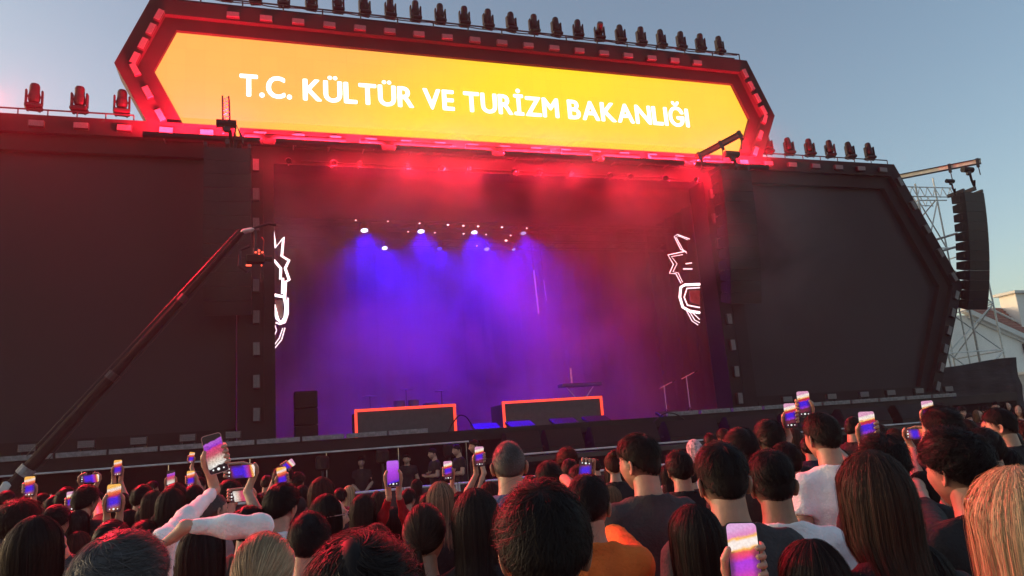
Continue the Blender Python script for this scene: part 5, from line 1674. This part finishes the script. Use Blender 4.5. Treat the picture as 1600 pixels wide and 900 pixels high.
def rounded(w, h, r, n=5):
    pts_ = []
    for cx, cz, a0 in ((w/2-r, h/2-r, 0), (-w/2+r, h/2-r, 90), (-w/2+r, -h/2+r, 180), (w/2-r, -h/2+r, 270)):
        for i in range(n):
            a = math.radians(a0+90*i/(n-1)); pts_.append((cx+r*math.cos(a), cz+r*math.sin(a)))
    return pts_
_pb = MB().prism(rounded(0.077, 0.160, 0.012), -0.0042, 0.0045).build("ph", M_case[0]); PH_BODY = _pb.data
_ps = MB().prism(rounded(0.071, 0.154, 0.010), -0.0052, -0.0043).build("ph2", M_case[0]); PH_SCR = _ps.data
_pc = MB()
for z in (0.062, 0.040): _pc.lathe([(0.010, 0), (0.010, 0.004), (0.004, 0.0045)], (0.022, 0.0046, z), 10, Matrix.Rotation(-math.pi/2, 3, 'X'))
_pc = _pc.build("ph3", M_lens); PH_CAM = _pc.data
for o, nm in ((_pb, "phone_case"), (_ps, "phone_screen"), (_pc, "phone_cameras")): o.data.name = nm; bpy.data.objects.remove(o)
def phone_thing(M4, kind, case, label):
    t = empty("phone", M4.to_translation(), label, "phone")
    t.matrix_world = M4
    for nm, me, m in (("case", PH_BODY, M_case[case]), ("screen", PH_SCR, PM[kind]), ("camera_bump", PH_CAM, None)):
        o = bpy.data.objects.new(nm, me); col.objects.link(o); o.parent = t
        if m is not None: o.material_slots[0].link = 'OBJECT'; o.material_slots[0].material = m
    return t

# ---------------------------------------------------------------- placing the figures
HAIR_CACHE = {}
def get_hair(style, wpx, seed):
    n, k, mul = (7500, 0, 0.85) if wpx > 85 else (3600, 0, 1.1) if wpx > 55 else (1500, 4, 1.6) if wpx > 32 else (500, 3, 2.6)
    key = (style, n, seed if k == 0 else seed % k)
    if key not in HAIR_CACHE:
        w0 = STY[style]['w']; STY[style]['w'] = w0*mul
        HAIR_CACHE[key] = hair_mesh(style, key[2]+len(style)*7, n, 7 if n > 1000 else 5)
        STY[style]['w'] = w0
    return HAIR_CACHE[key]
def put(name, me, parent, m):
    o = bpy.data.objects.new(name, me); col.objects.link(o); o.parent = parent
    if not me.materials: me.materials.append(m)
    o.material_slots[0].link = 'OBJECT'; o.material_slots[0].material = m
    return o
M_scarf = mat('patterned_scarf', (0.55, 0.42, 0.45), 0.8, var=0.75, scale=28)
COUNT = [0]
def person(x, y, w, style, hcol, shirt, fem, label, turn=0, skin=1, head=0, nod=0, phone=None, arms_px=None, sleeves='short', pose=None, absyaw=None, width=None, group=None, trousers='denim', glasses=False, scarf=False):
    COUNT[0] += 1; seed = COUNT[0]
    rg = random.Random(seed*31+5)
    st = STY[style]
    W0 = width or 2*(0.077+(st['side'] if 'long' not in st else st['side']+0.012))*(0.97 if fem else 1.0)*1.06
    top0 = HEAD_C[2]+AX[2]*0.985+st['top']*0.95
    s = 1.0
    for _ in range(30):
        d = F_PX*W0*s/w
        zt = at(x, y, d).z
        s = 0.5*s+0.5*zt/top0
    if not 0.86 <= s <= 1.13: print("SCALE", label, round(s, 3), round(d, 2))
    s = min(max(s, 0.84), 1.14)
    P = at(x, y, F_PX*W0*s/w)
    # the head stands a little behind the figure's foot point
    face = math.atan2(7.0-P.x, 21.0-P.y) if absyaw is None else absyaw
    yaw = -face+math.radians(turn)+rg.uniform(-0.06, 0.06)
    root = Vector((P.x, P.y, 0.0))
    t = empty("person", root, label, "person", group)
    t.rotation_euler[2] = yaw; t.scale = (s, s, s)
    Rz = Matrix.Rotation(yaw, 3, 'Z')
    loc = lambda p: np.array((Rz.transposed() @ (Vector(p)-root))/s)
    D = dims(fem)
    arms = {-1: arm_down(-1, fem), 1: arm_down(1, fem)}
    key = (fem, sleeves, pose, head, nod, 'f' if w > 50 else 'c')
    rot = rotm(math.radians(head), math.radians(nod)) if (head or nod) else None
    if pose == 'clasp':
        for q in (-1, 1):
            E = np.array([q*0.255, -0.03, 1.13]); Wv = np.array([q*0.045, 0.20, 0.90])
            arms[q] = dict(E=E, W=Wv, hand=relaxed_hand(Wv, E, (-q*0.7, 0.15, -0.6), -q))
    if pose == 'cross':
        for q in (-1, 1):
            E = np.array([q*0.235, 0.03, 1.15]); Wv = np.array([-q*0.06, 0.20, 1.17+0.03*q])
            arms[q] = dict(E=E, W=Wv, hand=relaxed_hand(Wv, E, (-q*1.0, -0.1, 0.1), -q))
    if arms_px:
        key = None
        for q, (E, Wp, hd_) in arms_px.items():
            E = loc(at(*E)); Wv = loc(at(*Wp))
            if hd_ is not None:
                arms[q] = dict(E=E, W=Wv, hand=relaxed_hand(Wv, E, loc(at(*hd_))-Wv, -q))
            else:
                arms[q]['E'] = E; arms[q]['fixE'] = True
    if phone:
        key = None
        px_, py_, pw, side, kind, case, roll, land, plabel = phone
        hw, hh = (0.0385, 0.080) if not land else (0.080, 0.0385)
        dp = F_PX*2*hw/pw
        best = None
        S0 = np.array([0 if side == 'two' else (D['sh'] if side == 'R' else -D['sh']), 0, D['shz']])
        for k in range(60):
            tt = max(0.3, dp*0.6)+k*(dp*0.8)/60
            q = loc(at(px_, py_, tt)); r_ = np.linalg.norm(q-[0, 0, 0.10]-S0)
            c = 8*max(0, r_-0.53)+6*max(0, 0.30-r_)+abs(tt-dp)*0.6+3*max(0, 0.13-q[1])
            if best is None or c < best[0]: best = (c, tt)
        C = at(px_, py_, best[1])
        yv = ray(px_, py_).normalized()
        zv = (Vector((0, 0, 1))-yv*yv.z).normalized()
        M3 = Matrix((yv.cross(zv), yv, zv)).transposed() @ Matrix.Rotation(math.radians(roll), 3, 'Y')
        M4 = M3.to_4x4(); M4.translation = C
        if land: M4 = M4 @ Matrix.Rotation(math.pi/2, 4, 'Y')
        phone_thing(M4, kind, case, plabel)
        for q in ((1, -1) if side == 'two' else ((1,) if side == 'R' else (-1,))):
            wr_, pc_, ch_ = grip_chains(hw, hh, side == 'two')
            def tf(p):
                p = Vector((p[0]*q, p[1], p[2]))
                return loc(M3 @ p + C)
            wr_ = tf(wr_); pc_ = [tf(p) for p in pc_]; ch_ = [([tf(p) for p in c_], a/s, b_/s) for c_, a, b_ in ch_]
            S = np.array([q*D['sh'], -0.015, D['shz']-0.042])
            down = wr_ - np.mean(pc_, axis=0); down /= np.linalg.norm(down)
            Wv = wr_+down*0.022/s
            E = arms[q]['E'] if arms[q].get('fixE') else ik(S, Wv, (q*0.55, -0.05, -1.0))
            arms[q] = dict(E=E, W=Wv, hand=(wr_, pc_, ch_))
    me_b, me_s, me_t, me_f = build_person_meshes(key, fem, sleeves, arms, rot, fine=(w > 50 or (phone is not None and phone[2] > 22)), seed=seed if key is None else 3)
    put("body", me_b, t, SK[skin])
    put("shirt", me_s, t, CL[shirt])
    put("trousers", me_t, t, CL[trousers]); put("shoes", me_f, t, M_shoe)
    h = put("headscarf" if scarf else "hair", get_hair(style, w, seed), t, HC[hcol] if not scarf else M_scarf)
    R = Matrix(rot.tolist()) if rot is not None else Matrix.Identity(3)
    piv = Vector((0, -0.02, -0.09))
    h.location = Vector(HEAD_C.tolist())+piv-R @ piv
    h.rotation_euler = R.to_euler()
    if fem: h.scale = (0.965, 0.97, 0.98)
    if glasses:
        gb = MB()
        for q in (-1, 1):
            gb.path([(q*0.034+0.026*math.cos(a), 0.104-0.012*abs(math.cos(a)), 0.010+0.021*math.sin(a)) for a in [i*math.pi/6 for i in range(12)]], 0.0022, 5, closed=True)
            gb.path([(q*0.060, 0.092, 0.014), (q*0.084, 0.05, 0.014), (q*0.086, -0.02, 0.010)], 0.0022, 5)
        gb.path([(-0.009, 0.106, 0.014), (0.009, 0.106, 0.014)], 0.0022, 5)
        go = gb.build("glasses", M_case[1])
        go.parent = t; go.location = h.location; go.rotation_euler = h.rotation_euler
    return t
def lean(p): return p
# ---------------------------------------------------------------- the crowd: (x, y of head top, head width) as seen from the camera fix each figure's distance and height
p = person
# --- nearest row
p(843, 750, 160, 'full', 'dark', 'black', False, "person with thick short dark hair, the largest head at the centre bottom")
p(562, 832, 205, 'full', 'dark', 'black', False, "person whose tousled dark red-lit hair fills the bottom edge left of centre", turn=12)
p(1592, 728, 185, 'long', 'blonde', 'cream', True, "person with long straight blonde hair at the right picture edge")
p(1268, 843, 128, 'mid', 'dark', 'black', True, "person with parted dark hair low at the bottom, right of the big phone")
p(1428, 845, 122, 'mid', 'dark', 'black', True, "person with dark hair and glasses low at the bottom, left of the blonde", turn=42, head=22, glasses=True)
p(178, 830, 146, 'full', 'grey', 'char', False, "person with wavy grey hair at the bottom left", turn=-12)
p(408, 832, 102, 'bun', 'blonde', 'white', True, "person with blonde hair tied in a low bun, below the white sleeves")
p(312, 818, 84, 'long', 'black', 'white', True, "person in white long sleeves holding a phone up with one arm bent overhead", sleeves='long', skin=0,
  phone=(336, 709, 33, 'L', 'crowd', 1, -13, False, "phone in a pink case held high, showing the bright crowd"),
  arms_px={-1: ((256, 842, 2.5), (312, 752, 2.75), None), 1: ((408, 822, 2.35), (290, 822, 2.30), (258, 852, 2.32))})
p(740, 763, 92, 'long', 'dark', 'black', True, "person with long straight dark hair left of the central big head")
p(660, 787, 74, 'tail', 'brown', 'maroon', True, "person with brown hair tied back, left of the long dark hair")
p(1086, 788, 98, 'long', 'dark', 'black', True, "person with sleek dark shoulder-length hair left of the big phone", turn=18, skin=0)
p(1162, 908, 118, 'long', 'dark', 'black', True, "short person below the frame whose fingers hold up the big phone", skin=0, width=0.20,
  phone=(1163, 869, 56, 'L', 'pink', 0, 1, False, "large phone at the bottom right of centre filming the yellow screen"))
p(1362, 703, 132, 'long', 'brown', 'black', True, "person with very long brown hair right of the man in the white shirt")
# --- right half, second rows
p(1000, 676, 73, 'fade', 'dark', 'char', False, "bearded person in a black shirt turned left, tallest head right of centre", turn=18, head=22, skin=1, width=0.21)
p(1124, 689, 80, 'fade', 'black', 'char', False, "person with a close tapered haircut and dark shirt, right of the bearded one", turn=4, skin=1)
p(1201, 702, 70, 'fade', 'black', 'white', False, "person with black hair and a white shirt behind the big phone", turn=-10, skin=2)
p(1283, 644, 56, 'short', 'dark', 'white', False, "tall person in a white T-shirt above the long brown hair", turn=10, skin=1,
  phone=(1256, 631, 16, 'R', 'stage', 0, 2, False, "upper of two phones raised beside the tall person in white"))
p(1228, 690, 46, 'short', 'black', 'black', False, "person half hidden behind the tapered haircut, holding up the lower of two phones", turn=6, skin=1,
  phone=(1235, 649, 17, 'L', 'stage', 0, 2, False, "lower of two phones raised beside the tall person in white"))
p(915, 741, 62, 'short', 'black', 'orange', False, "person with dark curly hair in an orange shirt", turn=-8, skin=1, width=0.163,
  phone=(914, 741, 26, 'R', 'blue', 0, 100, True, "phone held flat above the orange-shirted person's head"))
p(793, 689, 56, 'buzz', 'grey', 'blue', False, "person with cropped greying hair at the centre, facing the stage", skin=1)
p(1060, 702, 48, 'full', 'black', 'black', False, "person with round black hair between the bearded man and the tapered haircut")
p(1084, 686, 30, 'mid', 'grey', 'white', True, "person under a pale patterned scarf behind the black-haired heads", scarf=True)
p(1156, 667, 56, 'full', 'black', 'black', False, "person with black hair just above the tapered haircut")
p(1201, 654, 48, 'short', 'black', 'black', False, "person with black hair between the two raised phones and the tapered haircut", skin=1)
p(1081, 759, 26, 'full', 'dark', 'maroon', False, "small dark head peeking below the tapered haircut")
p(1376, 677, 76, 'curly', 'black', 'black', False, "person with wavy black hair behind the very long brown hair", turn=-12, skin=1,
  phone=(1356, 668, 15, 'L', 'stage', 0, 2, False, "phone raised in front of the wavy black hair"))
p(1434, 686, 42, 'mid', 'dark', 'black', True, "person with smooth dark hair left of the big curly head")
p(1442, 736, 54, 'mid', 'dark', 'navy', True, "person in navy with dark bobbed hair below the curly head")
p(1471, 633, 56, 'curly', 'black', 'black', False, "person with black curls, the higher of two curly heads at the right", skin=1,
  phone=(1451, 644, 11, 'L', 'stage', 0, 0, False, "small phone tucked beside the upper curly head"))
p(1490, 667, 98, 'curly', 'black', 'black', False, "person with big black tousled hair at the right, left of the blonde", turn=14, skin=1,
  phone=(1434, 678, 21, 'L', 'orange', 0, 4, True, "sideways phone glowing yellow left of the big curly head"))
p(1537, 667, 54, 'full', 'black', 'black', False, "person with black hair right of the big curly head")
p(1503, 741, 68, 'mid', 'dark', 'black', True, "person with dark hair in profile, left of the blonde", turn=48, head=22, skin=0)
p(1567, 695, 50, 'full', 'black', 'maroon', False, "person in a dark cap-like haircut above the blonde", turn=30)
p(1592, 706, 34, 'curly', 'auburn', 'maroon', True, "person with reddish curls at the right edge above the blonde")
p(1562, 636, 42, 'short', 'black', 'black', False, "person with short black hair turned left near the right edge", turn=38, skin=1)
p(1595, 655, 34, 'bigcurl', 'auburn', 'maroon', True, "person with red-lit curls cut by the right picture edge")
p(1329, 651, 27, 'short', 'black', 'black', False, "person in profile looking right beyond the white T-shirt", turn=-80, skin=1)
p(1375, 662, 23, 'full', 'black', 'black', False, "small dark head right of the raised phone near the right screen")
p(1240, 668, 30, 'long', 'brown', 'black', True, "person with brown hair hanging beside the tall person in white")
p(1310, 700, 34, 'short', 'dark', 'orange', False, "person in orange glimpsed behind the white T-shirt", turn=20)
p(958, 786, 36, 'long', 'light', 'maroon', True, "person with light brown hair between the orange shirt and the black shirt")
p(856, 719, 44, 'full', 'black', 'black', False, "person with round dark hair right of the greying man")
p(882, 698, 34, 'bigcurl', 'auburn', 'black', True, "person with a ring of red-lit curls before the stage rail", absyaw=2.6)
p(889, 716, 30, 'full', 'black', 'black', False, "dark head just below the red-lit curls")
p(903, 726, 37, 'full', 'dark', 'black', False, "dark head left of the flat-held phone")
p(957, 706, 32, 'highbun', 'auburn', 'black', True, "person with red-lit hair tied up, left of the bearded man")
p(957, 722, 36, 'long', 'black', 'black', True, "person with black hair hanging left of the bearded man's face")
p(764, 752, 40, 'mid', 'auburn', 'maroon', True, "person with red-tinged hair under the raised phone at the centre",
  phone=(749, 713, 19, 'L', 'stage', 0, 2, False, "phone raised just left of the greying man's head"))
p(686, 752, 52, 'mid', 'streak', 'black', True, "person with blonde-streaked hair left of the long dark hair",
  )
p(718, 768, 36, 'mid', 'dark', 'black', True, "person mostly hidden behind the streaked hair, holding a phone",
  phone=(700, 735, 19, 'R', 'stage', 0, 1, False, "phone raised before the guards in profile"))
# --- left half
p(612, 792, 46, 'mid', 'dark', 'red', True, "person in a red sweater raising a lilac phone with both hands", sleeves='long', skin=0,
  phone=(614, 740, 27, 'two', 'purple', 2, 0, False, "lilac-cased phone with a violet picture held in both hands"))
p(585, 818, 58, 'full', 'brown', 'black', True, "person with red-lit brown hair below the red sleeve")
p(565, 772, 50, 'long', 'dark', 'black', True, "person with long dark hair left of the red sleeve")
p(545, 778, 22, 'mid', 'blonde', 'black', True, "small blonde head between the dark hair and the red sleeve")
p(507, 771, 62, 'mid', 'black', 'black', True, "person with a smooth black head of hair and glasses, turned right", turn=-48, head=-22, skin=0, glasses=True)
p(482, 799, 72, 'thin', 'black', 'black', False, "person with a thinning crown at the back of the head", turn=10, skin=0)
p(500, 745, 48, 'long', 'auburn', 'black', True, "person with long auburn hair below the guard at the left")
p(437, 754, 56, 'full', 'black', 'white', False, "person with neat black hair and a white collar", turn=-10, skin=0)
p(440, 727, 34, 'full', 'dark', 'black', False, "person behind the neat black hair reaching a phone up",
  phone=(448, 728, 17, 'R', 'stage', 0, 60, False, "tilted phone catching white light left of the guards"))
p(463, 737, 26, 'curly', 'black', 'black', False, "person with dark curls right of the tilted phone")
p(428, 762, 40, 'full', 'black', 'black', True, "person hidden behind the neat black hair, lifting a small phone",
  phone=(441, 746, 16, 'L', 'orange', 0, -6, False, "small phone with an orange and blue picture above the neat black hair"))
p(386, 790, 54, 'full', 'black', 'black', False, "person with a bare raised arm right of the white sleeves", skin=0,
  phone=(376, 737, 34, 'R', 'blue', 0, 0, True, "sideways phone with a deep blue picture beside the raised pink phone"))
p(357, 748, 40, 'full', 'black', 'black', False, "person with black hair behind the sideways blue phone", skin=0)
p(372, 798, 48, 'mid', 'black', 'black', True, "person low behind the white sleeve, holding a bright sideways phone", skin=0,
  phone=(377, 775, 30, 'R', 'crowd', 0, 0, True, "sideways phone with a bright pink picture above the white sleeve"))
p(329, 770, 40, 'buzz', 'grey', 'grey', False, "person with cropped grey hair behind the white sleeve", turn=-25, skin=0)
p(330, 786, 40, 'mid', 'auburn', 'maroon', True, "person with red-lit hair under the white sleeve")
p(300, 757, 32, 'full', 'black', 'black', False, "dark head left of the raised white sleeve",
  phone=(298, 748, 12, 'R', 'orange', 0, 0, False, "small orange-lit phone left of the pink phone"))
p(265, 762, 50, 'long', 'dark', 'white', True, "person with long dark hair and a pale top left of the white sleeve")
p(272, 754, 34, 'full', 'black', 'black', False, "dark head behind the long dark hair",
  phone=(267, 748, 11, 'two', 'crowd', 0, 0, False, "small white-lit phone held in both hands at the left"))
p(310, 745, 22, 'full', 'black', 'black', False, "small dark head before the stage holding a phone high",
  phone=(299, 715, 9, 'R', 'orange', 0, 10, False, "tiny yellow-lit phone held highest left of the pink phone"))
p(238, 766, 40, 'mid', 'brown', 'black', True, "person with brown hair left of the pale top")
p(220, 757, 33, 'full', 'black', 'black', False, "dark head right of the two-handed phone")
p(236, 751, 19, 'full', 'dark', 'black', False, "small far dark head under the stage edge at the left")
p(211, 779, 26, 'full', 'black', 'black', False, "small dark head below the raised forearm at the left")
p(171, 812, 54, 'full', 'black', 'black', True, "person above the grey hair holding a phone in both hands", skin=1,
  phone=(178, 778, 20, 'two', 'orange', 0, 0, False, "phone with an orange band held in both hands above the grey hair"))
p(188, 770, 34, 'mid', 'black', 'black', True, "person with both arms stretched up to a small phone", skin=1,
  phone=(184, 731, 14, 'two', 'orange', 0, 0, False, "small phone held up with both arms below the strobe panels"))
p(140, 782, 32, 'full', 'black', 'black', False, "person with dark hair left of the two-handed phone", turn=-30, skin=1)
p(132, 757, 40, 'full', 'black', 'black', False, "person with a dark flat-topped head near the left",
  phone=(140, 748, 16, 'two', 'blue', 0, 0, True, "dim phone held sideways in front of the flat-topped head"))
p(101, 761, 30, 'full', 'black', 'black', False, "dark head right of the crane foot")
p(120, 797, 40, 'mid', 'black', 'black', True, "person raising a dark-screened phone with the right hand at the left", skin=1,
  phone=(112, 783, 15, 'R', 'stage', 0, -2, False, "tall dark phone raised near the left edge"))
p(82, 774, 27, 'full', 'black', 'black', False, "small dark head beside the tiny lit phone",
  phone=(71, 778, 9, 'L', 'blue', 0, 0, True, "tiny blue-lit phone at the left"))
p(84, 788, 44, 'full', 'black', 'maroon', True, "person with round dark hair left of the dark phone")
p(120, 830, 44, 'mid', 'auburn', 'black', True, "person with red-lit smooth hair left of the grey hair")
p(95, 880, 54, 'full', 'grey', 'black', False, "person with grey-brown hair at the very bottom left of the grey head")
p(52, 806, 94, 'mid', 'dark', 'black', True, "person with thick dark hair at the left edge, turned right", turn=-35, skin=0)
p(27, 778, 62, 'bigcurl', 'dark', 'black', True, "person with bushy dark hair at the left edge")
p(17, 842, 66, 'mid', 'dark', 'black', True, "person in profile at the bottom left corner", turn=-55, head=-22, skin=0)
p(48, 790, 40, 'full', 'black', 'black', False, "person hidden behind the bushy hair, raising a phone",  skin=0,
  phone=(46, 760, 16, 'R', 'orange', 0, 0, False, "orange-lit phone raised at the crane foot"))
p(8, 766, 24, 'full', 'black', 'black', False, "dark head at the left edge under the crane tail")
# --- more heads packed between the rows
E_ = [(15, 790, 34, 'full', 0), (64, 770, 22, 'full', 0), (152, 768, 22, 'mid', 1), (166, 790, 30, 'full', 0), (200, 796, 34, 'mid', 1), (228, 786, 34, 'full', 0), (250, 800, 40, 'mid', 1), (225, 812, 44, 'full', 0), (140, 812, 36, 'mid', 1),
      (345, 806, 40, 'full', 0), (398, 770, 30, 'full', 0), (416, 742, 20, 'full', 0), (470, 758, 26, 'mid', 1), (530, 762, 24, 'full', 0), (540, 800, 36, 'full', 0), (590, 776, 28, 'mid', 1), (636, 766, 26, 'full', 0), (650, 748, 22, 'mid', 1),
      (668, 776, 30, 'full', 0), (708, 790, 36, 'mid', 1), (826, 742, 26, 'full', 0), (870, 742, 28, 'mid', 1), (930, 716, 20, 'full', 0), (980, 730, 26, 'full', 0), (1040, 726, 26, 'mid', 1), (1110, 676, 24, 'full', 0), (1130, 668, 22, 'full', 0), (1180, 690, 30, 'mid', 1),
      (1262, 682, 28, 'full', 0), (1300, 672, 24, 'mid', 1), (1345, 660, 18, 'full', 0), (1400, 668, 24, 'full', 0), (1415, 700, 36, 'mid', 1), (1452, 662, 26, 'full', 0), (1512, 654, 24, 'full', 0), (1545, 652, 24, 'mid', 1), (1580, 672, 32, 'full', 0), (1540, 706, 40, 'mid', 1)]
NEAR = [(60, "bushy left-edge hair"), (200, "grey hair"), (300, "white sleeves"), (420, "neat black hair"), (560, "seated guard"), (680, "streaked hair"), (860, "greying man"), (1000, "bearded head"), (1130, "tapered haircut"), (1290, "tall person in white"), (1420, "wavy black hair"), (1500, "big tousled hair"), (1700, "blonde")]
SEEN = {}
for i, (x, y, w, stl, fm) in enumerate(E_):
    nm = next(n for lim, n in NEAR if x <= lim)
    k = (nm, fm); SEEN[k] = SEEN.get(k, 0)+1
    what = ("bobbed dark head", "dark round head")[0 if fm else 1]
    lab = "%s %s glimpsed between the rows near the %s" % (("small", "half hidden", "low", "far")[SEEN[k]-1 if SEEN[k] < 5 else 3], what, nm)
    p(x, y, w, stl, ('black', 'dark', 'dark', 'brown')[i % 4], ('black', 'char', 'maroon', 'navy', 'grey')[i % 5], bool(fm), lab, turn=(-20, 0, 12, 25)[i % 4], skin=i % 3)
# --- far right, people in the side area
p(1499, 634, 16, 'full', 'black', 'white', False, "far person in white facing the camera right of the stage", absyaw=3.4, skin=0)
p(1525, 640, 16, 'mid', 'light', 'maroon', True, "far light-haired person right of the one in white", absyaw=3.0, skin=0)
p(1553, 624, 12, 'short', 'black', 'maroon', False, "far person standing highest by the side railing", absyaw=3.9, skin=0)
p(1590, 632, 17, 'long', 'brown', 'grey', True, "far person with long brown hair at the right edge", absyaw=4.2, skin=0)
p(1510, 645, 14, 'full', 'black', 'black', False, "far dark-haired person just behind the one in white", absyaw=3.2, skin=0)
p(1537, 634, 12, 'full', 'dark', 'maroon', False, "far person between the light-haired one and the railing", absyaw=2.9, skin=0)
p(1572, 628, 13, 'mid', 'black', 'red', True, "far person with dark hair in red near the right edge", absyaw=3.5, skin=0)
# --- guards in the pit
G = "security guards in the pit"
p(486, 724, 11.5, 'short', 'black', 'black', False, "guard in black at the left end of the pit, looking left", absyaw=4.0, skin=0, group=G, trousers='black')
p(564, 714, 11.8, 'short', 'black', 'black', False, "guard in a black polo with hands clasped, facing the crowd", absyaw=3.2, pose='clasp', skin=0, group=G, trousers='black')
p(635, 709, 11.8, 'short', 'black', 'black', False, "guard in black right of the lilac phone, looking at the crowd", absyaw=3.5, skin=0, group=G, trousers='black')
p(677, 700, 12.8, 'short', 'black', 'black', False, "bearded guard in black with folded arms, turned left", absyaw=4.5, pose='cross', skin=0, group=G, trousers='black')
p(715, 694, 13.5, 'short', 'black', 'black', False, "guard in a black polo turned left behind the raised phone", absyaw=4.5, pose='cross', skin=0, group=G, trousers='black')
p(742, 680, 15.5, 'short', 'black', 'black', False, "tallest guard in black, in profile left of the greying man", absyaw=4.6, skin=0, group=G, trousers='black')
p(1340, 668, 13, 'short', 'black', 'black', False, "guard in black in the pit before the right screen", absyaw=4.4, skin=0, group=G, trousers='black')
